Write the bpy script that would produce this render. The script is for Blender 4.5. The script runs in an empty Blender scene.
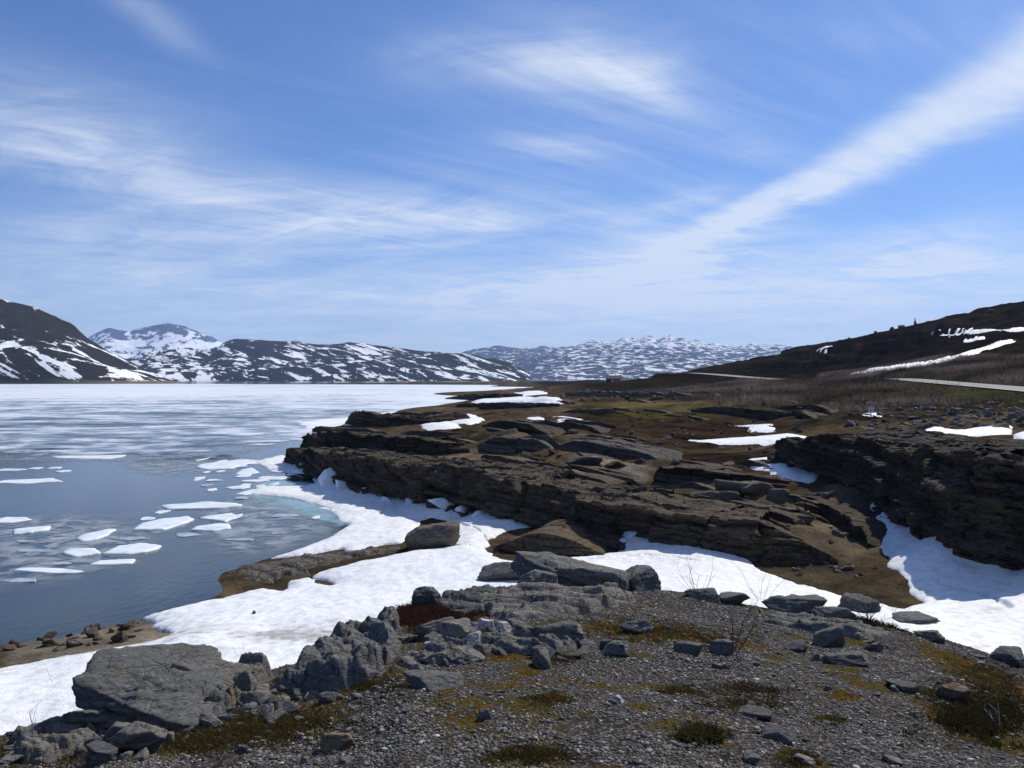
import bpy, bmesh, math, random
import numpy as np
R = math.radians
sc = bpy.context.scene
col = sc.collection
# ------------------------------------------------------------------ camera
FP, HZ, CZ = 800.0, 378.0, 8.0          # focal length in pixels, horizon row, eye height above the lake
cam = bpy.data.cameras.new('camera'); camo = bpy.data.objects.new('camera', cam); col.objects.link(camo)
camo.location = (0, 0, CZ); camo.rotation_euler = (R(90), 0, 0)
cam.sensor_width = 36; cam.lens = 36 * FP / 1024; cam.shift_y = -(384 - HZ) / 1024
cam.clip_start = .05; cam.clip_end = 60000
sc.camera = camo
# ------------------------------------------------------------------ sun, exposure
SUN_AZ, SUN_EL = 40, 46                  # degrees clockwise of the view direction, above the horizon
sun = bpy.data.lights.new('sun', 'SUN'); suno = bpy.data.objects.new('sun', sun); col.objects.link(suno)
sun.energy = 4.6; sun.angle = R(.53); sun.color = (1, .94, .84)
from mathutils import Vector
_s = Vector((math.sin(R(SUN_AZ)) * math.cos(R(SUN_EL)), math.cos(R(SUN_AZ)) * math.cos(R(SUN_EL)), math.sin(R(SUN_EL))))
suno.rotation_euler = _s.to_track_quat('Z', 'Y').to_euler()
sc.view_settings.view_transform = 'Standard'; sc.view_settings.look = 'None'
sc.view_settings.gamma = 1; sc.view_settings.use_curve_mapping = False
sc.view_settings.exposure = -.03
try:
    sc.cycles.volume_bounces = 1; sc.cycles.max_bounces = 8; sc.cycles.transparent_max_bounces = 12
    sc.cycles.use_denoising = True
except Exception: pass

# ------------------------------------------------------------------ node helper
class NT:
    def __init__(s, tree): s.t = tree; s.n = tree.nodes; s.l = tree.links
    def put(s, sock, v):
        if hasattr(v, 'is_linked') or isinstance(v, bpy.types.NodeSocket): s.l.new(v, sock)
        elif v is not None:
            if isinstance(v, tuple) and len(v) == 3 and sock.type == 'RGBA': v = v + (1,)
            sock.default_value = v
    def add(s, typ, **kw):
        n = s.n.new(typ)
        for k, v in kw.items(): setattr(n, k, v)
        return n
    def m(s, op, a, b=None, c=None, clamp=False):
        n = s.add('ShaderNodeMath', operation=op, use_clamp=clamp)
        s.put(n.inputs[0], a)
        if b is not None: s.put(n.inputs[1], b)
        if c is not None: s.put(n.inputs[2], c)
        return n.outputs[0]
    def mix(s, f, a, b, blend='MIX'):
        n = s.add('ShaderNodeMix', data_type='RGBA', blend_type=blend)
        s.put(n.inputs[0], f); s.put(n.inputs[6], a); s.put(n.inputs[7], b)
        return n.outputs[2]
    def noise(s, vec, scale, detail=4, rough=.55, dist=0, out=0):
        n = s.add('ShaderNodeTexNoise'); s.put(n.inputs['Vector'], vec)
        n.inputs['Scale'].default_value = scale; n.inputs['Detail'].default_value = detail
        n.inputs['Roughness'].default_value = rough; n.inputs['Distortion'].default_value = dist
        return n.outputs[out]
    def voro(s, vec, scale, feature='F1', out=0):
        n = s.add('ShaderNodeTexVoronoi', feature=feature); s.put(n.inputs['Vector'], vec)
        n.inputs['Scale'].default_value = scale
        return n.outputs[out]
    def ramp(s, f, lo, hi):
        n = s.add('ShaderNodeMapRange', interpolation_type='SMOOTHSTEP'); s.put(n.inputs[0], f)
        n.inputs[1].default_value = lo; n.inputs[2].default_value = hi
        return n.outputs[0]
    def cramp(s, f, stops):
        n = s.add('ShaderNodeValToRGB'); s.put(n.inputs[0], f); e = n.color_ramp.elements
        while len(e) < len(stops): e.new(.5)
        for i, (p, c) in enumerate(stops): e[i].position = p; e[i].color = tuple(c) + (1,)
        return n.outputs[0]
    def mapping(s, vec, scale=(1, 1, 1), rot=(0, 0, 0)):
        if any(rot):                                     # turn first, then stretch
            n = s.add('ShaderNodeMapping'); s.put(n.inputs['Vector'], vec); n.inputs['Rotation'].default_value = rot; vec = n.outputs[0]
        n = s.add('ShaderNodeMapping'); s.put(n.inputs['Vector'], vec)
        n.inputs['Scale'].default_value = scale
        return n.outputs[0]
    def attr(s, name, out='Fac'):
        n = s.add('ShaderNodeAttribute'); n.attribute_name = name; return n.outputs[out]
    def bump(s, h, strength, dist, normal=None):
        n = s.add('ShaderNodeBump'); s.put(n.inputs['Height'], h)
        n.inputs['Strength'].default_value = strength; n.inputs['Distance'].default_value = dist
        if normal is not None: s.put(n.inputs['Normal'], normal)
        return n.outputs[0]

def material(name, build):
    m = bpy.data.materials.new(name); m.use_nodes = True; t = NT(m.node_tree)
    p = [n for n in t.n if n.type == 'BSDF_PRINCIPLED'][0]
    geo = t.add('ShaderNodeNewGeometry'); pos = geo.outputs['Position']
    build(t, p, pos, m); return m
def setp(t, p, color=None, rough=None, normal=None, spec=None):
    if color is not None: t.put(p.inputs['Base Color'], color)
    if rough is not None: t.put(p.inputs['Roughness'], rough)
    if normal is not None: t.put(p.inputs['Normal'], normal)
    if spec is not None: p.inputs['Specular IOR Level'].default_value = spec

# ------------------------------------------------------------------ world: clear sky with thin cirrus
w = bpy.data.worlds.new('World'); sc.world = w; w.use_nodes = True
t = NT(w.node_tree); bg = t.n['Background']
sky = t.add('ShaderNodeTexSky'); sky.sky_type = 'NISHITA'; sky.sun_disc = False
sky.sun_elevation = R(SUN_EL); sky.sun_rotation = R(SUN_AZ); sky.altitude = 600
sky.air_density = 1.0; sky.dust_density = .6; sky.ozone_density = 2.5
tc = t.add('ShaderNodeTexCoord'); sep = t.add('ShaderNodeSeparateXYZ'); t.l.new(tc.outputs['Generated'], sep.inputs[0])
dx, dy, dz = sep.outputs
az = t.m('ARCTAN2', dx, dy); el = t.m('ARCSINE', dz)
zz = t.m('ADD', t.m('MAXIMUM', dz, 0), .10)
comb = t.add('ShaderNodeCombineXYZ'); t.put(comb.inputs[0], t.m('DIVIDE', dx, zz)); t.put(comb.inputs[1], t.m('DIVIDE', dy, zz))
plane = comb.outputs[0]
n1 = t.noise(t.mapping(plane, (.55, 1.0, 1), (0, 0, R(20))), 2.6, 9, .68, .8)
n2 = t.noise(t.mapping(plane, (.25, 1.4, 1), (0, 0, R(-35))), 4.2, 9, .68, 1.2)
n3 = t.noise(t.mapping(plane, (.6, 1, 1)), .55, 4, .5, .3)
def ang(px, py):
    a = math.atan((px - 512) / FP); return a, math.atan((HZ - py) * math.cos(a) / FP)
def blob(px, py, wx, wy, rot, k):
    a0, e0 = ang(px, py); c, s_ = math.cos(R(rot)), math.sin(R(rot))
    u = t.m('SUBTRACT', az, a0); v = t.m('SUBTRACT', el, e0)
    p = t.m('ADD', t.m('MULTIPLY', u, c * FP / wx), t.m('MULTIPLY', v, s_ * FP / wx))
    q = t.m('ADD', t.m('MULTIPLY', u, -s_ * FP / wy), t.m('MULTIPLY', v, c * FP / wy))
    r2 = t.m('ADD', t.m('MULTIPLY', p, p), t.m('MULTIPLY', q, q))
    return t.m('MULTIPLY', t.m('EXPONENT', t.m('MULTIPLY', r2, -1)), k)
# the long streak: widens to the upper right
a0, e0 = ang(745, 213); a1, e1 = ang(1040, 62); L = math.hypot(a1 - a0, e1 - e0); cx_, sx_ = (a1 - a0) / L, (e1 - e0) / L
u = t.m('SUBTRACT', az, a0); v = t.m('SUBTRACT', el, e0)
p_ = t.m('ADD', t.m('MULTIPLY', u, cx_), t.m('MULTIPLY', v, sx_)); q_ = t.m('ADD', t.m('MULTIPLY', u, -sx_), t.m('MULTIPLY', v, cx_))
q_ = t.m('ADD', q_, t.m('MULTIPLY', t.m('SUBTRACT', n1, .5), .045))
wid = t.m('ADD', t.m('MULTIPLY', t.m('MAXIMUM', p_, 0), .08), .013)
qq = t.m('DIVIDE', q_, wid)
streak = t.m('MULTIPLY', t.m('EXPONENT', t.m('MULTIPLY', t.m('POWER', t.m('ABSOLUTE', qq), 2.8), -1)), t.ramp(p_, -.16, .03))
streak = t.m('MULTIPLY', streak, t.m('ADD', .16, t.m('MULTIPLY', t.m('ADD', n2, n1), .66)))
cov = t.m('MULTIPLY', streak, 1.0)
tot = None
for b in [(575, 62, 110, 32, -3, .85), (655, 92, 50, 16, -28, .55), (430, 60, 60, 22, 8, .22), (150, 16, 50, 14, -25, .3),
          (60, 130, 120, 44, -8, .62), (180, 185, 130, 24, -4, .5), (350, 222, 190, 28, 4, 1.0), (650, 268, 110, 30, 14, .6), (490, 220, 55, 14, 0, .35),
          (690, 200, 42, 13, 4, .75), (560, 150, 60, 12, -6, .5), (620, 225, 60, 14, -8, .45), (700, 250, 90, 26, 20, .6),
          (930, 238, 85, 20, 4, .6), (960, 268, 110, 20, 0, .5), (760, 150, 45, 12, -15, .3), (870, 40, 60, 16, -14, .18),
          (140, 270, 150, 20, -3, .4), (500, 290, 260, 36, 2, .62), (800, 300, 220, 36, 0, .6), (60, 225, 120, 16, -6, .28)]:
    x = blob(*b); tot = x if tot is None else t.m('ADD', tot, x)
wisp = t.m('ADD', t.m('MULTIPLY', t.ramp(n1, .25, .8), .85), t.m('ADD', .1, t.m('MULTIPLY', t.ramp(n2, .3, .8), .34)))
tot = t.m('MULTIPLY', tot, wisp)
veil = t.m('MULTIPLY', t.m('MULTIPLY', t.ramp(n3, .4, .75), t.ramp(n2, .3, .7)), .3)
low = t.m('MULTIPLY', t.m('SUBTRACT', 1, t.ramp(el, .03, .19)), t.m('ADD', .36, t.m('MULTIPLY', t.ramp(n1, .3, .7), .25)))
cov = t.m('ADD', t.m('ADD', cov, low), t.m('ADD', t.m('MULTIPLY', tot, 1.05), veil))
cov = t.m('MINIMUM', t.m('MULTIPLY', cov, .92), .85)
cov = t.m('MULTIPLY', cov, t.ramp(dz, -.01, .03))
skyc = t.mix(1, sky.outputs[0], (.62, .87, 1.27), 'MULTIPLY')
t.put(bg.inputs['Color'], t.mix(cov, skyc, (9.2, 10.0, 11.2)))
bg.inputs['Strength'].default_value = .09

# ------------------------------------------------------------------ numeric noise
def _h(i, j, k, seed):
    n = (i * 374761393 + j * 668265263 + k * 1274126177 + seed * 974634777) & 0x7fffffff
    n = ((n ^ (n >> 13)) * 1274126177) & 0x7fffffff
    return ((n ^ (n >> 16)) & 0xffff) / 65535.0
def vnoise(x, y, z, seed=0):
    xi = np.floor(x).astype(np.int64); yi = np.floor(y).astype(np.int64); zi = np.floor(z).astype(np.int64)
    f = lambda t: t * t * t * (t * (t * 6 - 15) + 10)
    fx, fy, fz = f(x - xi), f(y - yi), f(z - zi)
    def lerp(a, b, t): return a + (b - a) * t
    r = [lerp(lerp(_h(xi, yi, zi + k, seed), _h(xi + 1, yi, zi + k, seed), fx),
              lerp(_h(xi, yi + 1, zi + k, seed), _h(xi + 1, yi + 1, zi + k, seed), fx), fy) for k in (0, 1)]
    return lerp(r[0], r[1], fz) * 2 - 1
def fbm(x, y, z=0., oct=4, seed=0, gain=.5):
    x = np.asarray(x, float); y = np.asarray(y, float) + 0 * x; z = np.asarray(z, float) + 0 * x
    s = 0; a = 1; tot = 0
    for o in range(oct):
        s = s + a * vnoise(x * 2 ** o + 17.3 * o, y * 2 ** o - 9.1 * o, z * 2 ** o + 4.7 * o, seed + o); tot += a; a *= gain
    return s / tot
def ss(x, a, b):
    t = np.clip((x - a) / (b - a), 0, 1); return t * t * (3 - 2 * t)

# ------------------------------------------------------------------ ground shape
CP = []   # (column, row, z): the distance follows from the row; or (column, row, None, D)
def c(px, py, z): D = (CZ - z) * FP / (py - HZ); CP.append((px, D, z))
def cd(px, py, D): CP.append((px, D, CZ - (py - HZ) * D / FP))
for q in [(-200,620,-1),(0,610,-1),(100,595,-1),(190,575,-.9),(100,500,-1),(0,500,-1),(-200,500,-1),(240,520,-.6),(0,450,-1.2),(200,450,-1),(240,425,-1),
          (100,400,-1.5),(300,404,-1),(-200,420,-1.5),(-250,395,-1.5),(400,398,-.8),(100,388,-2),(430,391,-.8),(475,386.5,-1),(300,390,-2),
          (-100,700,.7),(-100,640,.0),(0,645,.02),(60,639,.02),(120,626,.04),(160,617,.05),(0,700,.7),(60,690,.7),(0,668,.4),(100,655,.5),(180,632,.4),
          (200,650,.8),(300,620,.6),(200,606,.06),(250,592,.05),(280,585,.05),(224,573,0),(300,568,.3),(250,574,.2),(262,560,-.02),(340,558,.4),(300,549,-.02),(338,534,-.02),(400,530,.3),
          (430,535,.6),(330,512,-.2),(300,485,-.3),(270,470,-.5),(250,490,-.6),(365,505,.05),
          (450,560,.6),(500,600,.8),(600,570,.8),(540,545,.7),(700,585,.95),(800,620,1.1),(900,650,1.2),(1024,680,1.3),(1200,720,1.4),(1024,600,1.25),(1024,579,1.35),(1024,556,1.9),(1150,580,1.9),(980,548,2.0),(980,575,1.25),(1150,620,1.4),
          (930,570,1.2),(900,552,1.1),(930,526,2.0),(900,508,2.1),(870,496,2.2),(880,535,1.25),(895,575,.95),(840,578,.75),(780,568,.75),(880,592,.75),(800,480,2.2),(770,465,2.4),(830,482,2.3),(850,488,2.3),(845,522,1.2),(860,560,.8),
          (390,507,.0),(460,519,.2),(550,536,.5),(650,551,.75),(760,567,.75),(835,568,.8),
          (330,447,1.5),(400,456,2.1),(460,463,2.4),(520,478,2.2),(600,490,2.0),(700,502,1.95),(760,516,1.85),(800,526,1.6),(640,480,2.1),(560,466,2.4),(500,450,2.5),(720,490,2.0),(800,500,1.9),
          (500,430,2.7),(600,440,2.45),(700,440,2.4),(760,450,2.4),(660,420,2.5),(600,410,2.9),(500,412,2.2),(420,427,1.8),(380,424,1.0),(345,424,.3),(300,431,-.2),(430,411,.7),(400,412,.1),(560,400,2.9),(640,397,3.3),
          (300,440,-.6),(320,428,-.6),(280,450,-.6),(255,455,-.7),(335,418,-.6),(350,408,-.6),(420,403,-.5),(460,398,-.3),(400,405,-.5),(285,458,-.3),(490,391,-.6),(520,388,-.5),
          (480,400.5,.3),(512,394,1.0),(450,405,.2),(740,430,2.6),(780,420,2.9),(880,434,4.2),(960,434,4.4),(1024,436,4.5),(1200,440,4.8),(860,419,4.0),(950,415,4.6),(1024,412,5.2),
          (800,440,3.5),(860,441,4.5),(950,449,4.8),(1024,462,5.0),(1150,470,4.7)]: c(*q)
for q in [(552,386,400),(613,382.6,420),(580,384,400),(660,377,390),(690,374,380),(640,388,300),(720,388,200),(700,400,130),(760,402,110),(840,405,95),
          (520,384.5,800),(600,383,900),(700,381,900),(1024,389,100),(950,383,125),(890,378,150),(830,380,180),(784,380,215),(745,377,260),(710,374,310),
          (1024,396,88),(1100,380,110),(1200,370,120),(1024,355,180),(1010,342,220),(940,362,250),(850,375,280),(1200,340,160),(1200,320,250),(780,377,330),
          (1024,309,350),(969,316,370),(915,327,400),(868,334,420),(824,344,450),(781,356,480),(730,367,510),(700,377,540),(1200,270,330),(1400,240,300),
          (1024,320,600),(868,345,650),(760,375,700),(1200,290,600),(1400,250,800),(1024,340,1000),(800,378,1000)]: cd(*q)
for px in (-600, 1600):                                            # far to either side
    for D in (5, 15, 40): CP.append((px, D, 0 if px < 0 else 2.5))
for D in (90, 300, 900): CP.append((-600, D, -1.5))
for D in (90, 300, 900): CP.append((1700, D, 8 + D * .12))
A = np.array(CP); Ca = (A[:, 0] - 512) / FP; Cv = np.log(A[:, 1]); Cz = A[:, 2]
rk = np.sqrt((Ca[:, None] - Ca) ** 2 + (Cv[:, None] - Cv) ** 2 + 1e-5)
n_ = len(Ca); M = np.zeros((n_ + 1, n_ + 1)); M[:n_, :n_] = -rk - np.eye(n_) * .006; M[:n_, n_] = 1; M[n_, :n_] = 1
Wt = np.linalg.solve(M, np.append(Cz, 0))
def base(X, Y):
    """smooth lie of the land (without the near knoll)"""
    X = np.asarray(X, float); Y = np.maximum(np.asarray(Y, float), .5)
    a = np.clip(X / Y, -1.6, 1.6).ravel(); v = np.log(Y).ravel() + 0 * a; out = np.empty_like(a)
    for i in range(0, len(a), 40000):
        s = slice(i, i + 40000)
        out[s] = Wt[-1] - np.sqrt((a[s, None] - Ca) ** 2 + (v[s, None] - Cv) ** 2 + 1e-5) @ Wt[:-1]
    return out.reshape(np.shape(X / Y))
ROAD = [(80, 60, 4.5), (64, 100, 6.62), (68.4, 125, 7.22), (71, 150, 8.0), (72, 180, 7.65), (73, 215, 7.5), (76, 260, 8.3), (77, 310, 9.55), (78, 350, 10.3), (80, 420, 10.6)]
ROAD[0] = (57, 70, 5.9)
CR = np.array([(-300, 745, 6), (0, 737, 6.2), (60, 732, 6.4), (110, 712, 6.6), (200, 692, 7), (260, 674, 7.4), (300, 662, 7.8), (350, 640, 8.6), (400, 607, 9.8), (450, 595, 10.6),
               (520, 586, 11.4), (600, 586, 11.6), (680, 592, 11.6), (740, 602, 11.4), (800, 613, 11.2), (860, 620, 11), (920, 633, 10.7), (980, 651, 10.3), (1024, 664, 10), (1100, 700, 9.6), (1400, 780, 9)], float)
def knoll(X, Y):
    Yc_ = np.maximum(Y, .3); px = 512 + FP * np.clip(X / Yc_, -2, 2)
    px = 512 + FP * np.clip(X / np.maximum(Y, 3.5), -2, 2)
    Yc = np.interp(px, CR[:, 0], CR[:, 2]); pyc = np.interp(px, CR[:, 0], CR[:, 1])
    Yc = Yc + .35 * fbm(X * .6, Y * 0 + 3, oct=3, seed=5)
    dc = (pyc - HZ) * Yc / FP
    d = 1.55 + (dc - 1.55) * np.clip(Y, -4, 99) / Yc
    d = np.where(Y > Yc, dc + (Y - Yc) * .62 + .25 * np.clip(Y - Yc, 0, .5), d)
    k = CZ - d
    k = k + .07 * fbm(X * .9, Y * .9, oct=4, seed=11) + .022 * fbm(X * 5, Y * 5, oct=4, seed=12, gain=.6)
    far = np.hypot(X, np.minimum(Y, 0)); return k - np.clip(far - 9, 0, 50) * .35
def road_blend(X, Y, z):
    P = np.array(ROAD); best = np.full(np.shape(X), 1e9); zr = np.zeros(np.shape(X))
    for i in range(len(P) - 1):
        a, b = P[i], P[i + 1]; dx, dy = b[0] - a[0], b[1] - a[1]
        tt = np.clip(((X - a[0]) * dx + (Y - a[1]) * dy) / (dx * dx + dy * dy), 0, 1)
        d = np.hypot(X - a[0] - tt * dx, Y - a[1] - tt * dy); m = d < best
        best = np.where(m, d, best); zr = np.where(m, a[2] + (b[2] - a[2]) * tt, zr)
    wgt = 1 - ss(best, 3.4, 9); return z * (1 - wgt) + (zr - .12) * wgt, best
def height(X, Y, detail=True):
    X = np.asarray(X, float); Y = np.asarray(Y, float); X, Y = np.broadcast_arrays(X, Y)
    b = base(X, Y)
    if detail:
        up = ss(b, .25, 1.6); farw = ss(Y, 60, 250); hill = ss(Y, 130, 260) * ss(X, 40, 90)
        snowless = ss(b, .9, 2.2)
        b = b + up * .16 * fbm(X * .25, Y * .25, oct=5, seed=1, gain=.55) + .03 * fbm(X * 1.3, Y * 1.3, oct=3, seed=2) * ss(b, -.2, .3)
        # bedding ledges that trend away from the lake shore
        q = -.92 * X - .4 * Y; pr = .4 * X - .92 * Y
        wv = q / 4.4 + .9 * fbm(X * .05, Y * .05, oct=3, seed=21) + .25 * fbm(pr * .12, q * .5, oct=2, seed=22)
        saw = wv - np.floor(wv); msk = ss(fbm(pr * .035, q * .11, oct=2, seed=23), -.25, .25)
        led = np.minimum(saw / .1, (1 - saw) / .9) - .4
        b = b + .8 * led * msk * snowless * (1 - .7 * ss(Y, 150, 300)) * ss(Y, 26, 40) * (1 - ss(X, 20, 40) * (1 - ss(Y, 60, 100)))
        # broken rocky hillside above the road
        wv = b / 5.5 + 2.2 * fbm(X * .016, Y * .016, oct=6, seed=31, gain=.62); saw = wv - np.floor(wv)
        b = b + hill * (3.6 * (ss(saw, .35, .6) - saw) * ss(fbm(X * .02, Y * .02, oct=3, seed=35), -.45, .1) * ss(b, 9, 13) + 2.4 * fbm(X * .03, Y * .03, oct=6, seed=32, gain=.65)) * ss(Y, 200, 300)
        b = b + .5 * farw * (1 - hill) * ss(b, 1, 3) * fbm(X * .04, Y * .04, oct=5, seed=33, gain=.6)
    b, rd = road_blend(X, Y, b)
    k = knoll(X, Y); r = np.maximum(b, k)
    return np.where(Y > 34, b, r)
_ga = np.linspace(-1.0, 1.0, 1300); _gv = np.linspace(math.log(2.5), math.log(720), 1500)
_A, _V = np.meshgrid(_ga, _gv); HM = height(_A * np.exp(_V), np.exp(_V)); BM = base(_A * np.exp(_V), np.exp(_V))
def look(G, X, Y):
    X, Y = np.broadcast_arrays(np.asarray(X, float), np.asarray(Y, float)); Yc = np.maximum(Y, 2.5)
    i = np.clip((X / Yc + 1) / 2 * 1299, 0, 1298.99); j = np.clip((np.log(Yc) - _gv[0]) / (_gv[-1] - _gv[0]) * 1499, 0, 1498.99)
    i0 = i.astype(int); j0 = j.astype(int); fi, fj = i - i0, j - j0
    return (G[j0, i0] * (1 - fi) + G[j0, i0 + 1] * fi) * (1 - fj) + (G[j0 + 1, i0] * (1 - fi) + G[j0 + 1, i0 + 1] * fi) * fj
hq = lambda X, Y: look(HM, X, Y)
fbase = lambda X, Y: look(BM, X, Y)
def pix(px, py, fn=None, lo=2.5, hi=600):
    """where the sight line through a spot of the ground meets the land"""
    fn = fn or hq
    px = np.atleast_1d(np.asarray(px, float)); py = np.atleast_1d(np.asarray(py, float))
    Ds = np.exp(np.linspace(math.log(lo), math.log(hi), 900)); out = []
    for x, y in zip(px, py):
        X = (x - 512) / FP * Ds; z = CZ - (y - HZ) / FP * Ds
        h = np.maximum(fn(X, Ds), 0); i = np.nonzero(z < h)[0]; i = i[0] if len(i) else len(Ds) - 1
        D = Ds[i]
        if i > 0:
            g0 = z[i - 1] - h[i - 1]; g1 = z[i] - h[i]
            if g0 > 0 > g1: D = Ds[i - 1] + (Ds[i] - Ds[i - 1]) * g0 / (g0 - g1)
        out.append(((x - 512) / FP * D, D, CZ - (y - HZ) / FP * D))
    return np.array(out)
# point-in-polygon / distance in the (bearing, log distance) chart, where shapes keep their angles
def region(poly, a, v, fn=fbase, lo=8):
    P = pix([q[0] for q in poly], [q[1] for q in poly], fn, lo); pa = P[:, 0] / P[:, 1]; pv = np.log(P[:, 1])
    best = np.full(a.shape, 1e9); ins = np.zeros(a.shape, bool)
    for i in range(len(pa)):
        j = (i + 1) % len(pa); ax, ay, bx, by = pa[i], pv[i], pa[j], pv[j]
        dx, dy = bx - ax, by - ay; L2 = dx * dx + dy * dy + 1e-12
        tt = np.clip(((a - ax) * dx + (v - ay) * dy) / L2, 0, 1)
        best = np.minimum(best, np.hypot(a - ax - tt * dx, v - ay - tt * dy))
        cr = ((ay > v) != (by > v)) & (a < (bx - ax) * (v - ay) / (by - ay + 1e-12) + ax); ins ^= cr
    return np.where(ins, best, -best) * np.exp(v)                 # metres, positive inside
def line_dist(poly, a, v, fn=fbase, lo=8):
    P = pix([q[0] for q in poly], [q[1] for q in poly], fn, lo); pa = P[:, 0] / P[:, 1]; pv = np.log(P[:, 1]); best = np.full(a.shape, 1e9)
    for i in range(len(pa) - 1):
        dx, dy = pa[i + 1] - pa[i], pv[i + 1] - pv[i]; tt = np.clip(((a - pa[i]) * dx + (v - pv[i]) * dy) / (dx * dx + dy * dy + 1e-12), 0, 1)
        best = np.minimum(best, np.hypot(a - pa[i] - tt * dx, v - pv[i] - tt * dy))
    return best * np.exp(v)

# ------------------------------------------------------------------ mesh helpers
def mesh(name, V, F, mat=None, smooth=False, attrs=None, colors=None):
    me = bpy.data.meshes.new(name); V = np.asarray(V, np.float32)
    if isinstance(F, np.ndarray):
        k = F.shape[1]; me.vertices.add(len(V)); me.vertices.foreach_set('co', V.ravel())
        me.loops.add(F.size); me.loops.foreach_set('vertex_index', F.astype(np.int32).ravel())
        me.polygons.add(len(F)); me.polygons.foreach_set('loop_start', np.arange(0, F.size, k, dtype=np.int32))
        me.polygons.foreach_set('loop_total', np.full(len(F), k, np.int32)); me.update(calc_edges=True)
    else: me.from_pydata(V.tolist(), [], F); me.update()
    if smooth: me.polygons.foreach_set('use_smooth', np.ones(len(me.polygons), bool))
    for k_, v in (attrs or {}).items():
        at = me.attributes.new(k_, 'FLOAT', 'POINT'); at.data.foreach_set('value', np.asarray(v, np.float32).ravel())
    for k_, v in (colors or {}).items():
        at = me.attributes.new(k_, 'FLOAT_COLOR', 'POINT'); v = np.asarray(v, np.float32); v = np.concatenate([v, np.ones((len(v), 1), np.float32)], 1)
        at.data.foreach_set('color', v.ravel())
    if mat: me.materials.append(mat)
    return me
def ob(name, me, parent=None, loc=None, rot=None, scale=None):
    o = bpy.data.objects.new(name, me); col.objects.link(o)
    if parent: o.parent = parent
    if loc is not None: o.location = loc
    if rot is not None: o.rotation_euler = rot
    if scale is not None: o.scale = scale
    return o
def tag(o, label, cat, group=None):
    o['label'] = label; o['category'] = cat
    if group: o['group'] = group
    return o
def kind(o, k, label=None, cat=None):
    o['kind'] = k
    if label: o['label'] = label; o['category'] = cat
    return o
def gridfaces(nr, nc, keep=None):
    i = np.arange(nr - 1)[:, None] * nc + np.arange(nc - 1); F = np.stack([i, i + 1, i + nc + 1, i + nc], -1).reshape(-1, 4)
    if keep is not None:
        k = keep.reshape(-1); F = F[k[F].any(1)]
    return F
def compact(V, F, *arr):
    used = np.unique(F); mp = np.zeros(len(V), np.int64); mp[used] = np.arange(len(used)); return (V[used], mp[F]) + tuple(x[used] for x in arr)

# ------------------------------------------------------------------ materials
def m_ground(t, p, pos, m):
    tint = t.attr('tint', 'Color'); moss = t.attr('moss'); gr = t.attr('gravel')
    n0 = t.noise(pos, .11, 9, .72, .5); n1 = t.noise(pos, .8, 8, .65); n2 = t.noise(pos, 9, 6, .65); n3 = t.noise(pos, 60, 3, .6)
    base_ = t.mix(1, tint, t.cramp(n1, [(.3, (.45, .45, .47)), (.5, (1, 1, 1)), (.72, (1.55, 1.45, 1.3))]), 'MULTIPLY')
    base_ = t.mix(1, base_, t.cramp(n2, [(.3, (.5, .5, .52)), (.55, (1, 1, 1)), (.75, (1.6, 1.55, 1.45))]), 'MULTIPLY')
    base_ = t.mix(1, base_, t.cramp(n0, [(.36, (.35, .34, .33)), (.48, (.85, .85, .85)), (.56, (1.12, 1.1, 1.06)), (.68, (1.6, 1.52, 1.4))]), 'MULTIPLY')
    vc = t.add('ShaderNodeTexVoronoi'); t.put(vc.inputs['Vector'], t.mix(.02, pos, t.noise(pos, 20, 2, .5, out=1))); vc.inputs['Scale'].default_value = 42
    sp = t.add('ShaderNodeSeparateColor'); t.put(sp.inputs[0], vc.outputs['Color'])
    stone = t.cramp(sp.outputs[0], [(0, (.055, .052, .048)), (.35, (.11, .105, .1)), (.65, (.16, .152, .145)), (.8, (.1, .075, .055)), (.92, (.2, .195, .19)), (.985, (.45, .44, .42))])
    stone = t.mix(t.ramp(vc.outputs['Distance'], .25, .7), stone, (.03, .028, .027))
    c_ = t.mix(gr, base_, stone)
    mn = t.noise(pos, 30, 5, .7)
    mc = t.cramp(mn, [(.3, (.012, .013, .005)), (.5, (.06, .052, .018)), (.68, (.12, .095, .034)), (.8, (.16, .105, .05))])
    mc2 = t.mix(t.ramp(t.noise(pos, 2.5, 4, .6), .42, .62), mc, t.mix(1, mc, (1.25, .85, .7), 'MULTIPLY'))
    mk = t.ramp(t.m('ADD', moss, t.m('MULTIPLY', t.m('SUBTRACT', t.noise(pos, 3.2, 7, .68), .5), 1.7)), .42, .58)
    c_ = t.mix(mk, c_, mc2)
    h = t.m('ADD', t.m('MULTIPLY', t.m('SUBTRACT', 1, vc.outputs['Distance']), t.m('MULTIPLY', gr, .5)), t.m('ADD', t.m('MULTIPLY', n2, .8), t.m('MULTIPLY', n3, .3)))
    setp(t, p, c_, .92, t.bump(t.m('ADD', h, t.m('MULTIPLY', mn, .6)), .6, .05), .0)
M_GROUND = material('ground_surface', m_ground)

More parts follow.
